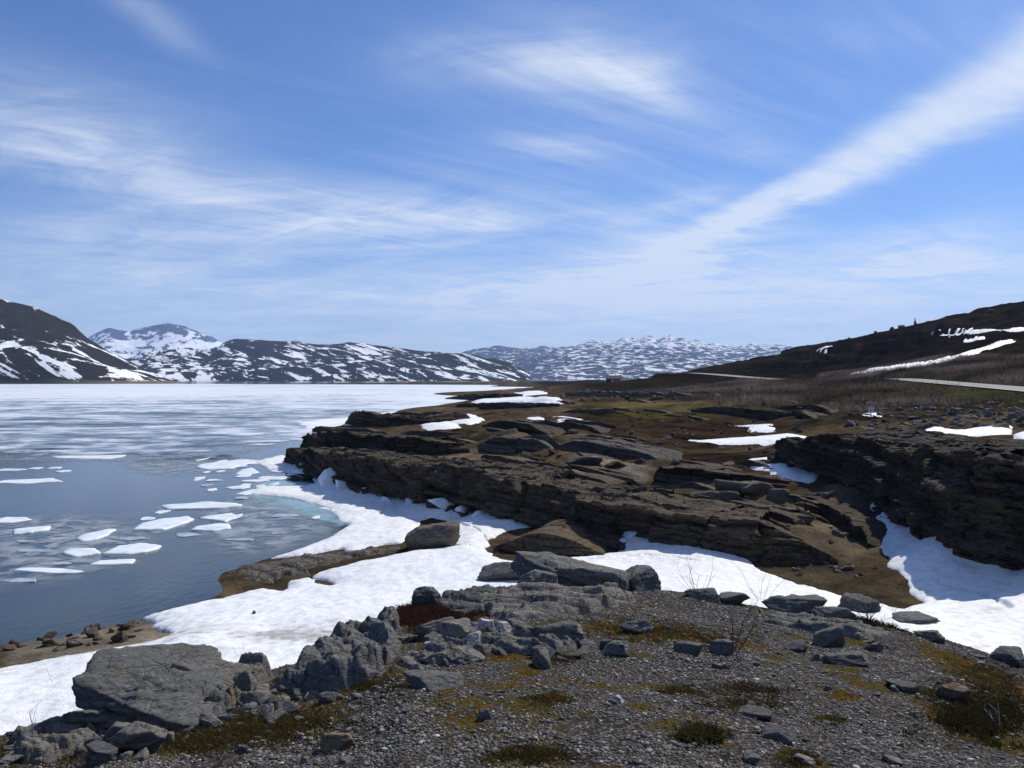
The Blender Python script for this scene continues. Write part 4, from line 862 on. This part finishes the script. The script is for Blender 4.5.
scatter(22, (380, 620), (640, 668), (.05, .09), 'one of several dark slate pieces heaped around the stone pile on the knoll', 'stone', 'slate pieces around the stone pile', [M_SLATE, M_BOULDER], 'loose_stone')
scatter(22, (0, 1024), (620, 766), (.012, .03), 'one of the small white pebbles dotted over the gravel knoll', 'pebble', 'white pebbles on the knoll', [M_QUARTZ], 'pebble', weight=near)
scatter(70, (640, 850), (494, 545), (.12, .32), 'one of the brown rubble stones strewn along the top of the longest ledge', 'stone', 'rubble along the longest ledge', [M_FLAT, M_LEDGEG, M_RUST], 'rubble_stone', lo=24)
scatter(26, (770, 880), (563, 580), (.06, .16), 'one of the flat stones scattered over the dark mud hollow', 'stone', 'stones on the mud', [M_FLAT], 'rubble_stone', fn=fbase, lo=14)
scatter(260, (850, 1024), (402, 430), (.12, .36), 'one of the pale rubble blocks heaped under the road bank above the right snow patch', 'block', 'rubble under the road bank', [M_FLAT, M_LEDGEG, M_SLATE], 'rubble_block', lo=40)
scatter(90, (560, 740), (391, 400), (.25, .8), 'one of the grey stones in the far rubble band below the cabin', 'stone', 'far rubble band', [M_FLAT, M_LEDGEG, M_LEDGE], 'rubble_block', lo=60)
scatter(60, (380, 640), (440, 500), (.15, .45), 'one of the brown stones strewn over the ledges near the lake', 'stone', 'stones strewn on the ledges', [M_FLAT, M_LEDGEG, M_LEDGE], 'rubble_stone', lo=30)
scatter(130, (520, 800), (402, 470), (.12, .4), 'one of the dark stones dotted over the brown bog and heath', 'stone', 'stones dotted over the bog', [M_LEDGE, M_LEDGEG, M_CLIFF], 'rubble_stone', lo=30)
scatter(40, (0, 175), (622, 655), (.06, .2), 'one of the dark stones on the brown beach strip beside the water', 'stone', 'stones on the beach strip', [M_LEDGEG, M_LEDGE], 'rubble_stone', fn=fbase, lo=14, weight=lambda x, y: 1. if 642 - .17 * x < y < 662 - .17 * x else 0)

# ------------------------------------------------------------------ gravel, moss, grass
def gravel(n=115000):
    rs = np.random.RandomState(5); tv = []
    for i in range(6):
        V, F = ICO[1]; q = V * rs.uniform(.7, 1.15, (len(V), 1)) * np.array([1, .8, .55]); tv.append(q)
    Y = 3.9 + 8. * rs.rand(n) ** 1.35; a = rs.uniform(-.72, .72, n); X = a * Y
    px = 512 + FP * a; ok = Y < np.interp(px, CR[:, 0], CR[:, 2]) + .3; X, Y = X[ok], Y[ok]; n = len(X)
    keep = (fbm(X * 1.6, Y * 1.6, oct=3, seed=91) > -.36) & (np.maximum(moss_at(X, Y), .3 + .5 * fbm(X * .7, Y * .7, oct=4, seed=98, gain=.6)) + .45 * fbm(X * 3, Y * 3, oct=4, seed=97, gain=.65) < .36 + .5 * (rs.rand(n) < .2)); X, Y = X[keep], Y[keep]; n = len(X)
    Z = hq(X, Y); s = .0038 + .010 * rs.rand(n) ** 3.5 + .0008 * Y + (rs.rand(n) < .02) * .018
    th = rs.uniform(0, 6.28, n); nv = len(tv[0]); V = np.empty((n, nv, 3)); tid = rs.randint(0, 6, n)
    for i in range(6):
        m = tid == i; q = tv[i][None] * s[m][:, None, None]; c_, s_ = np.cos(th[m])[:, None], np.sin(th[m])[:, None]
        V[m, :, 0] = X[m][:, None] + q[..., 0] * c_ - q[..., 1] * s_; V[m, :, 1] = Y[m][:, None] + q[..., 0] * s_ + q[..., 1] * c_; V[m, :, 2] = Z[m][:, None] + q[..., 2] + s[m][:, None] * .15
    F = ICO[1][1][None] + (np.arange(n) * nv)[:, None, None]
    g = rs.rand(n); C = np.array([.132, .12, .106])[None] * (.45 + 1.3 * rs.rand(n))[:, None]
    C[g < .18] = np.array([.1, .075, .055]) * rs.uniform(.6, 1.3, ((g < .18).sum(), 1)); C[g > .94] = (.3, .295, .285); C[g > .985] = (.55, .54, .52)
    me = mesh('gravel', V.reshape(-1, 3), F.reshape(-1, 3), M_GRAVEL, False, None, {'tint': np.repeat(C, nv, 0)})
    kind(ob('gravel', me), 'stuff', 'grey slate gravel covering the knoll in the foreground', 'gravel')
M_GRAVEL = material('gravel_stone', lambda t, p, pos, m: setp(t, p, t.mix(1, t.attr('tint', 'Color'), t.cramp(t.noise(pos, 150, 4, .6), [(.3, (.6, .6, .6)), (.7, (1.3, 1.3, 1.3))]), 'MULTIPLY'), .8, None, .35))
gravel()
def m_blade(t, p, pos, m):
    c_ = t.attr('tint', 'Color'); setp(t, p, c_, .8, None, .1); tl = t.add('ShaderNodeBsdfTranslucent'); t.put(tl.inputs[0], c_)
    mx = t.add('ShaderNodeMixShader'); mx.inputs[0].default_value = .4; t.l.new(p.outputs[0], mx.inputs[1]); t.l.new(tl.outputs[0], mx.inputs[2])
    t.l.new(mx.outputs[0], [n for n in t.n if n.type == 'OUTPUT_MATERIAL'][0].inputs['Surface'])
M_BLADE = material('plant_blade', m_blade)
def blades(name, spots, per, hgt, wid, cols, label, cat, seed=0, fn=None, lean=.6, lo=2.5, kindof='stuff', sizes=None):
    """tufts: many short upright ribbons around each spot; spots = world (x, y, radius)"""
    rs = np.random.RandomState(seed); S = np.repeat(np.asarray(spots, float), per, 0); n = len(S)
    r = S[:, 2] * np.sqrt(rs.rand(n)); th = rs.uniform(0, 6.28, n); X = S[:, 0] + r * np.cos(th); Y = S[:, 1] + r * np.sin(th); Z = hq(X, Y) - hgt * .08
    h = hgt * rs.uniform(.4, 1.15, n); a = rs.uniform(0, 6.28, n); wd = wid * rs.uniform(.6, 1.3, n); lx, ly = rs.normal(size=n) * lean * h, rs.normal(size=n) * lean * h
    dx, dy = np.cos(a) * wd, np.sin(a) * wd
    V = np.stack([np.stack([X - dx, Y - dy, Z], -1), np.stack([X + dx, Y + dy, Z], -1), np.stack([X + lx * .4 + dx * .7, Y + ly * .4 + dy * .7, Z + h * .6], -1), np.stack([X + lx, Y + ly, Z + h], -1), np.stack([X + lx * .4 - dx * .7, Y + ly * .4 - dy * .7, Z + h * .6], -1)], 1)
    F = (np.arange(n) * 5)[:, None] + np.arange(5)
    cc = np.array(cols)[rs.randint(0, len(cols), n)] * rs.uniform(.6, 1.3, (n, 1))
    if name == 'brush': vf = fbm(S[:, 0] * .09, S[:, 1] * .09, oct=4, seed=99, gain=.6); cc *= np.clip(.75 + 1.3 * vf, .3, 1.4)[:, None]; h *= 1 + .9 * vf; lx *= 1 + .5 * vf
    me = mesh(name, V.reshape(-1, 3), F, M_BLADE, False, None, {'tint': np.repeat(cc, 5, 0)})
    o = ob(name, me); return kind(o, kindof, label, cat)
def spots_px(lst, n, seed):
    rs = np.random.RandomState(seed); out = []
    w = np.array([a[2] * a[3] for a in lst], float); w /= w.sum()
    for i in rs.choice(len(lst), n, p=w):
        mx, my, wx, wy = lst[i][:4]; x, y = mx + rs.normal() * wx * .45, my + rs.normal() * wy * .45
        P = pix([x], [y])[0]
        if P[1] < 12.4: out.append((P[0], P[1], .05))
    return out
MOSS = [(650,632,75,14),(720,640,40,12),(340,685,90,12),(270,725,90,22),(200,740,100,18),(430,622,50,10),(470,655,40,6),(560,660,30,6),(700,737,18,6),(990,680,60,30),(975,725,50,20),(530,755,50,10),(680,690,25,8),(550,700,30,6),(800,760,25,10),(925,693,22,8),(830,720,20,5),(30,755,70,14),(740,705,50,8)]
blades('moss', spots_px(MOSS, 4500, 1), 18, .02, .0028, [(.05, .045, .012), (.08, .06, .018), (.035, .035, .01), (.1, .07, .03), (.07, .035, .02)], 'low green and rust coloured moss and grass patches on the knoll', 'moss', 1, lean=.9)
blades('dry_grass', spots_px([(260,715,90,20),(190,738,90,14),(60,755,60,10),(985,700,50,40),(620,625,60,10)], 500, 2), 9, .05, .0022, [(.14, .11, .05), (.1, .08, .035), (.07, .065, .02)], 'thin straw coloured grass on the knoll slopes', 'grass', 2, lean=1.)
def patch(name, px, py, wx, wy, n, per, h_, cols, label, cat, seed):
    P0 = pix([px], [py])[0]; rs = np.random.RandomState(seed); sp = []
    for _ in range(n):
        P = pix([px + rs.normal() * wx * .45], [py + rs.normal() * wy * .45])[0]
        if P[1] < 13: sp.append((P[0], P[1], .06))
    o = blades(name, sp, per, h_, .004, cols, label, cat, seed, lean=.8); return o
patch('red_heather', 424, 615, 52, 14, 520, 26, .06, [(.06, .02, .018), (.045, .016, .013), (.035, .02, .016), (.08, .035, .025)], 'dark red dwarf heather mat between the slate outcrops', 'heather', 6)
patch('heather_mat', 470, 614, 40, 8, 100, 20, .03, [(.07, .045, .025), (.09, .055, .03)], 'rusty brown heather mat right of the red heather', 'heather', 7)
patch('brown_heather', 745, 690, 40, 6, 90, 22, .03, [(.06, .045, .03), (.08, .06, .035)], 'brown heather tuft right of centre on the gravel', 'heather', 8)
patch('dark_heather', 875, 622, 32, 12, 160, 22, .07, [(.035, .02, .015), (.05, .03, .02), (.02, .014, .01)], 'dark leafless heather around the jagged stone on the knoll edge', 'heather', 9)
patch('dark_heather', 985, 715, 55, 28, 380, 22, .05, [(.03, .028, .012), (.05, .035, .02), (.02, .018, .01), (.04, .045, .015)], 'dark green heather mat at the right edge of the knoll', 'heather', 10)
# grass tussock on the gravel, a thing of its own
patch('grass_tussock', 702, 737, 16, 5, 60, 40, .06, [(.06, .06, .02), (.09, .08, .035), (.045, .04, .018)], 'round grass tussock on the gravel at the bottom centre right', 'tussock', 12)

# brush along the road bank and the hill foot
def brush():
    rs = np.random.RandomState(9); sp = []
    X = rs.uniform(22, 190, 26000); Y = rs.uniform(70, 240, 26000); P = np.array(ROAD)
    rx = np.interp(Y, P[:, 1], P[:, 0]); px = 512 + FP * X / Y; z = base(X, Y); py = HZ + (CZ - z) * FP / Y
    near_ = (X < rx - 5) & (X > rx - 52) & (px < 1060) & (py < np.interp(px, [650, 690, 760, 800, 860, 900, 1024], [393, 402, 407, 409, 413, 408, 407])) & (fbm(X * .06, Y * .06, oct=3, seed=92) > -.42)
    near_ &= ~((X > rx - 13) & (px > 900) & (rs.rand(len(X)) > .1))
    far_ = (X > rx + 5) & (px < 1090) & (px > 820) & (Y < 235) & (fbm(X * .05, Y * .05, oct=3, seed=93) > -.3)
    far_ &= z < 14
    k = near_ | far_; k &= rs.rand(len(X)) < .95
    sp = np.stack([X[k], Y[k], np.full(k.sum(), 1.1)], -1)
    rs.shuffle(sp); return blades('brush', sp[:12000], 32, .95, .013, [(.22, .17, .145), (.17, .13, .11), (.28, .22, .19), (.13, .1, .08)], 'leafless grey brown birch and willow brush along the road bank', 'brush', 9, lean=.42)
brush()

# ------------------------------------------------------------------ bare shrubs (things)
M_TWIG = material('dark_twig', lambda t, p, pos, m: setp(t, p, t.cramp(t.noise(pos, 40, 3), [(.3, (.03, .022, .018)), (.7, (.08, .06, .05))]), .8))
M_PALETWIG = material('bleached_twig', lambda t, p, pos, m: setp(t, p, t.cramp(t.noise(pos, 40, 3), [(.3, (.2, .17, .14)), (.7, (.4, .37, .33))]), .8))
def shrub(px, py, hpx, label, seed, mat=M_TWIG, spread=.6, stems=4, depth=4, cat='shrub', name='bare_shrub', r0=None, lean=0):
    P = pix([px], [py])[0]; H_ = hpx * P[1] / FP; rs = random.Random(seed); V, F = [], []
    r0 = r0 or H_ * .02
    def tube(a, b, ra, rb):
        d = (b - a).normalized(); u = d.orthogonal().normalized(); w_ = d.cross(u); n = len(V)
        for c_, r in ((a, ra), (b, rb)):
            for k in range(5): an = k * 2 * math.pi / 5; V.append(c_ + (u * math.cos(an) + w_ * math.sin(an)) * r)
        for k in range(5): F.append((n + k, n + (k + 1) % 5, n + 5 + (k + 1) % 5, n + 5 + k))
    def grow(p, d, L, r, lv):
        seg = 3
        for i in range(seg):
            d = (d + Vector((rs.gauss(0, .16), rs.gauss(0, .16), rs.gauss(.04, .1)))).normalized(); q = p + d * L / seg; tube(p, q, r, r * .82); r *= .82; p = q
            if lv > 0 and rs.random() < .75: grow(p, (d + Vector((rs.gauss(0, .6), rs.gauss(0, .6), rs.gauss(.15, .3)))).normalized(), L * rs.uniform(.4, .65), r * .62, lv - 1)
    for s_ in range(stems):
        grow(Vector((rs.gauss(0, .01), rs.gauss(0, .01), -.02)), Vector((rs.gauss(lean, spread), rs.gauss(0, spread), 1)).normalized(), H_ * rs.uniform(.55, .95), r0, depth - 1)
    return tag(ob(name, mesh(name, [tuple(v) for v in V], F, mat), loc=P), label, cat)
shrub(733, 654, 70, 'bare black branched shrub with crooked twigs right of centre on the knoll', 1, stems=4, r0=.006, spread=.55)
shrub(668, 632, 34, 'small forked bare twig in the moss', 2, mat=M_PALETWIG, stems=1, depth=2, r0=.004, spread=.3)
shrub(700, 602, 56, 'thin bare twigs rising over the snow at the knoll edge, left group', 3, stems=5, depth=2, r0=.004, spread=.4)
shrub(762, 606, 48, 'dark stub with upright twigs at the knoll edge above the mud', 4, stems=5, depth=2, r0=.006, spread=.45)
shrub(868, 622, 40, 'bushy dark dwarf shrub beside the jagged stone at the knoll edge', 5, stems=12, depth=3, r0=.004, spread=.7)
shrub(892, 622, 34, 'slanting twig group right of the bushy dwarf shrub', 6, stems=4, depth=2, r0=.004, spread=.4, lean=.4)
shrub(33, 748, 50, 'upright bare twig in the lower left corner', 7, stems=2, depth=2, r0=.004, spread=.15)
shrub(60, 690, 30, 'two thin twigs sticking out from behind the big boulder', 8, stems=2, depth=1, r0=.004, spread=.5, lean=-1.4)
shrub(1000, 728, 40, 'bleached white branch lying in the dark heather at the right', 9, mat=M_PALETWIG, stems=2, depth=2, r0=.006, spread=.7, lean=-.6)
shrub(240, 664, 26, 'pale dry twigs over the snow right of the big boulder', 10, mat=M_PALETWIG, stems=4, depth=2, r0=.003, spread=.4)
shrub(945, 700, 46, 'dark creeping twigs around the cream faced stone', 11, stems=8, depth=3, r0=.003, spread=1.2)
shrub(655, 660, 0.1, None, 12) if False else None

# ------------------------------------------------------------------ ice on the water
def floe(cx, cy, w_, h_, label, seed, mat=None, thick=.14, skew=0., name='ice_floe', group='ice floes drifting on the open water', cat='ice floe'):
    rs = np.random.RandomState(seed); D = CZ * FP / (cy - HZ); X0 = (cx - 512) / FP * D
    ax = w_ / 2 * D / FP; ay = h_ / 2 * D * D / (FP * CZ); nseg, nr = 72, 6; th = np.linspace(0, 2 * math.pi, nseg, endpoint=False)
    kc = rs.randint(5, 9); ca = (np.arange(kc) + rs.uniform(-.36, .36, kc)) * 2 * math.pi / kc; crr = rs.uniform(.62, 1.12, kc); pxy = np.stack([np.cos(ca) * crr, np.sin(ca) * crr], 1)
    r = np.empty(nseg)
    for i_, an in enumerate(th):
        best = 9
        for q_ in range(kc):
            A_, B_ = pxy[q_], pxy[(q_ + 1) % kc]; e_ = B_ - A_; den = math.cos(an) * e_[1] - math.sin(an) * e_[0]
            if abs(den) < 1e-9: continue
            tt_ = (A_[0] * e_[1] - A_[1] * e_[0]) / den; uu = (A_[0] * math.sin(an) - A_[1] * math.cos(an)) / den
            if tt_ > 0 and -1e-6 <= uu <= 1 + 1e-6: best = min(best, tt_)
        r[i_] = best if best < 9 else .8
    r = r * (1 + .07 * fbm(np.cos(th) * 5, np.sin(th) * 5, seed * 1., 4, seed, .65))
    V, F = [], []
    rings = [(0, 1.0), (.4, 1.0), (.8, .95), (.965, .85), (.995, .4), (1.0, -.5), (.9, -1.0)]
    for q, hh in rings:
        x = ax * r * q * np.cos(th); y = ay * r * q * np.sin(th); x = x + skew * y * ax / ay
        z = thick * hh * (1 + .5 * fbm(x * .8 + seed, y * .8, 0, 3, seed)) if hh > 0 else thick * hh + 0 * x
        V += list(zip(x, y, z + 0 * x))
    V = [tuple(map(float, v)) for v in V]
    for i in range(len(rings) - 1):
        for k in range(nseg): F.append((i * nseg + k, i * nseg + (k + 1) % nseg, (i + 1) * nseg + (k + 1) % nseg, (i + 1) * nseg + k))
    F.append(list(range((len(rings) - 1) * nseg, len(rings) * nseg))[::-1])
    o = tag(ob(name, mesh(name, V, F, mat or M_ICE, True), loc=(X0, D, 0)), label, cat, group)
    if mat is None and w_ > 24:                                        # the melted skirt just under the water line
        q2 = 1.1 + .22 * fbm(np.cos(th) * 2.5, np.sin(th) * 2.5, seed + 5., 4, seed); cyy = -.12 * ay
        ring = [(float(ax * r[k] * q2[k] * math.cos(th[k]) + skew * ay * r[k] * math.sin(th[k]) * ax / ay), float(ay * r[k] * q2[k] * math.sin(th[k]) + cyy), .009) for k in range(nseg)]
        ob('sunken_rim', mesh('sunken_rim', ring, [list(range(nseg))], M_RIM), o)
    return o
FL = [(88,457,98,4.5,'long thin white floe farthest out, just inside the grey ice edge'),(25,482,80,7,'long white floe cut by the left edge, in the middle of the open water'),
      (10,520,52,7,'white slab floe at the left edge above the rounded grey white one'),(28,531,38,11,'rounded grey white floe near the left edge'),(97,536,27,13,'triangular white floe with a tall back corner'),
      (80,553,60,9,'tapering white floe left of the long pointed one'),(136,550,64,12,'long pointed white floe slanting up to the right'),(108,563,58,8,'flat white floe below the two slanting floes'),
      (47,571,74,7,'grey white floe lowest on the left'),(166,524,62,17,'broad white floe, largest of the near cluster'),(205,506,84,9,'long slanting white floe above the broad one'),
      (222,518,42,12,'blocky white floe at the right of the near cluster'),(212,528,40,10,'white floe joined to the lower edge of the near cluster'),(223,465,62,13,'wide white floe of the far cluster by the shelf'),
      (246,472,34,8,'white floe just below the far cluster'),(238,488,28,4,'thin white sliver left of the shore ice'),(252,492,26,7,'white block touching the shore ice'),(243,476,14,4,'tiny floe between the far cluster and the sliver'),
      (8,470,34,3,'thin floe at the left edge in the upper open water'),(35,468.5,13,2.2,'smallest floe dash in the upper open water'),(56,468,16,2.6,'short white dash right of the smallest dash'),(63,471.5,16,2.4,'short dash under the other short dash'),
      (162,512,14,4,'small white knob at the upper left of the near cluster'),(148,519,16,4,'small white point at the left tip of the near cluster'),(237,517,10,6,'small white lump at the right tip of the near cluster'),
      (262,462,30,6,'white floe against the shore ice, farthest of the shore floes'),(283,470,34,5,'white floe between the shore ice and the black block'),(272,478,40,5,'white floe in the pale water, middle of the shore floes'),(255,481,28,4,'flat floe left of the middle shore floe'),
      (295,488,30,4,'flat white floe edge inside the pale shelf')]
for i, f in enumerate(FL): floe(*f, 400 + i, thick=.05 + .05 * (f[3] > 8), skew=.25 * math.sin(i * 2.1))
rf = random.Random(4)
for i in range(34):
    x = rf.uniform(195, 335); y = rf.uniform(456, 520); 
    if y > 476 + (x - 195) * .25 and rf.random() < .6: y = rf.uniform(456, 480)
    floe(x, y, rf.uniform(5, 20), rf.uniform(1.6, 4.2), 'one of the small broken ice pieces crowding off the shore ice', 480 + i, mat=rf.choice([M_ICE, M_ICE, M_GREYICE]), thick=.05, name='ice_fragment', group='broken ice off the shore', cat='ice')
GF = [(128,539,42,4,'thin grey floe right of the triangular white floe'),(188,535,36,4.5,'thin grey floe under the near cluster'),(60,539,22,2.5,'faint grey sliver right of the rounded floe'),(35,551,50,3.5,'grey sunken floe left of the tapering floe'),
      (20,581,44,5,'dull grey green floe at the left edge, lowest of all'),(60,540,24,3,None),(240,540,38,3,'grey sliver in the slush below the near cluster'),(55,564,36,3.5,'grey strip above the lowest left floe'),(25,542,30,3,'thin grey strip just under the rounded floe'),(285,516,30,4,'grey floe in the slush off the shelf')]
for i, f in enumerate(GF):
    if f[4]: floe(*f, 450 + i, mat=M_GREYICE, thick=.035, group='grey ice slivers on the open water')
def sheet(name, poly, mat, z, label, cat, soft=2., res=(300, 200)):
    pa = [(q[0] - 512) / FP for q in poly]; D = [CZ * FP / (q[1] - HZ) for q in poly]
    a = np.linspace(min(pa) - .01, max(pa) + .01, res[0]); v = np.linspace(math.log(min(D) * .98), math.log(max(D) * 1.02), res[1]); Aa, Vv = np.meshgrid(a, v); Y = np.exp(Vv); X = Aa * Y
    d = region(poly, Aa, Vv, lambda X, Y: 0 * X - 0., 10); e = ss(d + .7 * fbm(X * .4, Y * .4, oct=4, seed=95), 0, soft)
    F = gridfaces(*X.shape, e > 0); V = np.stack([X, Y, z + 0 * X], -1).reshape(-1, 3); V, F, ee = compact(V, F, e.ravel())
    return kind(ob(name, mesh(name, V, F, mat, True, {'edge': ee})), 'stuff', label, cat)
sheet('sunken_ice', [(236,494),(262,480),(330,482),(380,500),(372,522),(340,528),(300,518),(262,510)], M_SHELF, .012, 'pale turquoise sunken ice along the snow edge', 'ice', .9)
sheet('slush', [(200,500),(260,492),(330,512),(350,530),(300,552),(262,562),(200,556),(170,536)], M_SLUSH, .016, 'grey brash and slush off the snowy shore', 'slush', 2.5)
sheet('slush', [(-60,520),(40,510),(150,512),(190,540),(150,575),(60,592),(-60,600)], M_SLUSH, .016, 'grey slush around the near left floes', 'slush', 4)
sheet('slush', [(110,462),(230,452),(262,458),(240,474),(160,478),(115,472)], M_SLUSH, .016, 'dark grey slush tongue below the lake ice', 'slush', 3)
sheet('slush', [(-60,456),(120,454),(240,448),(270,436),(285,446),(240,462),(120,464),(-60,462)], M_SLUSH, .016, 'slush strip along the edge of the lake ice', 'slush', 4)

# stranded ice blocks against the ledge
IB = [(312,463,20,12,.5,'highest tilted ice slab on the black rocks of the lake point'),(322,470,26,14,.6,'largest tilted ice slab on the rocks of the lake point'),(330,482,26,16,.4,'ice slab at the foot of the lake point rocks'),(341,489,18,12,-.3,'bluish shaded ice block below the tilted slabs'),
      (356,476,14,10,.7,'small upright ice slab leaning on the ledge face'),(303,466,10,8,.2,'small ice lump left of the tilted slabs'),(365,491,14,7,.3,'ice lump at the ledge foot right of the upright slab'),(376,494,12,6,0,'second ice lump along the ledge foot'),(388,500,14,6,.2,'third ice lump along the ledge foot'),
      (410,503,16,8,.3,'fourth ice lump, in front of the ledge centre'),(443,508,30,14,.5,'tall wedge of snow against the middle of the ledge'),(465,512,20,9,.3,'jagged snow block right of the tall wedge'),(478,516,18,9,-.2,'last jagged snow block before the humped ledge'),
      (632,536,26,9,0,'rounded loose snow block topmost at the start of the snow band'),(622,541,18,6,0,'small snow block left of the rounded loose block'),(652,541,22,6,0,'flat snow block right of the rounded loose block')]
for i, (px, py, w_, h_, tl, lab) in enumerate(IB):
    P = pix([px], [py + 3], fbase, 14)[0]; s_ = P[1] / FP; V, F = rock_vf(500 + i, (w_ * s_ * .55, w_ * s_ * .4, max(h_ * s_ * .4, .12)), 4, rough=.04, npl=9); V = rotz(V, .3 * i, (.2, -tl))
    tag(ob('ice_block', mesh('ice_block', V, F, M_ICE), loc=(P[0], P[1], max(P[2], 0) + h_ * s_ * .55)), lab, 'ice block')

# ------------------------------------------------------------------ road, sign, cabin, hilltop post
M_ASPH = material('asphalt', lambda t, p, pos, m: setp(t, p, t.cramp(t.noise(pos, .8, 6), [(.3, (.13, .125, .12)), (.7, (.18, .175, .168))]), .8))
M_WPAINT = material('white_paint', lambda t, p, pos, m: setp(t, p, (.75, .75, .73), .5))
def ribbon(name, off0, off1, dz, mat, parent=None):
    P = np.array(ROAD); tt = np.linspace(0, len(P) - 1, 240); Q = np.stack([np.interp(tt, np.arange(len(P)), P[:, i]) for i in range(3)], 1)
    k = np.ones(21) / 21
    for i in range(3): Q[10:-10, i] = np.convolve(Q[:, i], k, 'valid')
    t_ = np.gradient(Q[:, :2], axis=0); t_ /= np.linalg.norm(t_, axis=1)[:, None]; n_ = np.stack([t_[:, 1], -t_[:, 0]], 1)
    V = []
    for o_ in (off0, off1): V.append(np.column_stack([Q[:, :2] + n_ * o_, Q[:, 2] + dz]))
    V = np.stack(V, 1).reshape(-1, 3); i = np.arange(239) * 2; F = np.stack([i, i + 2, i + 3, i + 1], 1)
    return ob(name, mesh(name, V, F, mat), parent)
rd = kind(ribbon('road', -3.1, 3.1, .03, M_ASPH), 'structure')
for a_, b_ in ((-2.85, -2.7), (2.7, 2.85)): kind(ribbon('road_edge_line', a_, b_, .04, M_WPAINT, rd), 'structure')

def box(x0, x1, y0, y1, z0, z1):
    V = [(x, y, z) for z in (z0, z1) for x, y in ((x0, y0), (x1, y0), (x1, y1), (x0, y1))]
    return np.array(V, float), [(3, 2, 1, 0), (4, 5, 6, 7), (0, 1, 5, 4), (1, 2, 6, 5), (2, 3, 7, 6), (3, 0, 4, 7)]
def boxes(name, lst, mat, parent=None):
    V, F, n = [], [], 0
    for b in lst:
        v, f = box(*b); V += v.tolist(); F += [tuple(i + n for i in q) for q in f]; n += 8
    return ob(name, mesh(name, V, F, mat), parent)
simple = lambda name, c_, r=.7: material(name, lambda t, p, pos, m: setp(t, p, t.mix(t.noise(pos, 3, 4), tuple(x * .8 for x in c_), tuple(x * 1.15 for x in c_)), r))
M_RED = simple('red_boards', (.34, .028, .026)); M_DARKW = simple('dark_boards', (.03, .022, .02)); M_ROOF = simple('dark_roof', (.06, .02, .02)); M_TRIM = simple('white_trim', (.6, .6, .58)); M_GLASS = simple('window_glass', (.03, .035, .04), .15); M_STEEL = simple('grey_steel', (.25, .25, .25), .4)
def cabin(px, D, rot, label, w_=7.4, d_=5., h_=2.4):
    X_ = (px - 512) / FP * D; z_ = float(height(np.array([X_]), np.array([D]))[0])
    r = bpy.data.objects.new('cabin', None); col.objects.link(r); r.location = (X_, D, z_ - .1); r.rotation_euler = (0, 0, rot); tag(r, label, 'cabin')
    W, Dp = w_ / 2, d_ / 2; V, F = box(-W, W, -Dp, Dp, -.6, h_); V = V.tolist(); V += [(-W, 0, h_ + 1.3), (W, 0, h_ + 1.3)]; F = F[:1] + F[2:] + [(4, 8, 7), (5, 6, 9)]
    ob('wall', mesh('wall', V, F, M_RED), r)
    boxes('wall_panel', [(-W - .03, -W + 2.6, -Dp - .03, -Dp + .05, -.5, h_ - .02)], M_DARKW, r)
    sl = [(-W - .3, -Dp - .4, h_ - .25), (W + .3, -Dp - .4, h_ - .25), (W + .3, 0, h_ + 1.42), (-W - .3, 0, h_ + 1.42), (-W - .3, Dp + .4, h_ - .25), (W + .3, Dp + .4, h_ - .25)]
    sl2 = [(x, y, z + .14) for x, y, z in sl]
    rf = ob('roof', mesh('roof', sl + sl2, [(0, 1, 2, 3), (3, 2, 5, 4), (6, 9, 8, 7), (9, 10, 11, 8), (0, 6, 7, 1), (1, 7, 8, 2), (2, 8, 11, 5), (5, 11, 10, 4), (4, 10, 9, 3), (3, 9, 6, 0)], M_ROOF), r)
    boxes('chimney', [(.6, 1.1, .3, .8, h_ + .6, h_ + 2)], M_STEEL, rf)
    for x in (.3, 2.2):
        wn = boxes('window', [(x - .06, x + 1.06, -Dp - .05, -Dp + .02, .9, 2.0)], M_TRIM, r); boxes('pane', [(x + .04, x + .96, -Dp - .07, -Dp - .04, 1., 1.9)], M_GLASS, wn)
    dr = boxes('door', [(-1.0, -.15, -Dp - .06, -Dp + .02, -.05, 1.95)], M_TRIM, r); boxes('handle', [(-.32, -.25, -Dp - .1, -Dp - .05, .9, 1.0)], M_STEEL, dr)
cabin(614, 418, R(-14), 'small dark red cabin alone on the far low rise in front of the snowy range')

# sign below the road: white panel on a post
P = pix([871], [418], None, 40)[0]; D = P[1]
s_ = bpy.data.objects.new('sign', None); col.objects.link(s_); s_.location = P; tag(s_, 'small white sign board on a thin post in the brush below the road', 'sign')
hh = 10.5 * D / FP
boxes('post', [(-.03, .03, -.03, .03, -.4, hh)], M_STEEL, s_); boxes('panel', [(-.26, .26, -.06, -.031, hh - .52, hh)], simple('sign_white', (.75, .75, .74)), s_)
boxes('marking', [(-.16, .12, -.066, -.0605, hh - .2, hh - .14), (-.16, .16, -.066, -.0605, hh - .34, hh - .28)], simple('sign_print', (.15, .15, .16)), s_)
# hilltop post
Dk = 402.; X_ = (915 - 512) / FP * Dk; z_ = float(height(np.array([X_]), np.array([Dk]))[0])
r = bpy.data.objects.new('cairn', None); col.objects.link(r); r.location = (X_, Dk, z_); tag(r, 'small cairn with an upright post on the crest of the dark hill', 'cairn')
V, F = join([(rock_vf(600 + i, (.9 - .12 * i, .8 - .1 * i, .35), 3)[0] + np.array([.1 * math.sin(i * 2), 0, .3 + .38 * i]), ICO[3][1]) for i in range(4)])
ob('stone_heap', mesh('stone_heap', V, F, M_CLIFF), r); boxes('post', [(-.16, .16, -.16, .16, 1., 3.1)], M_DARKW, r)
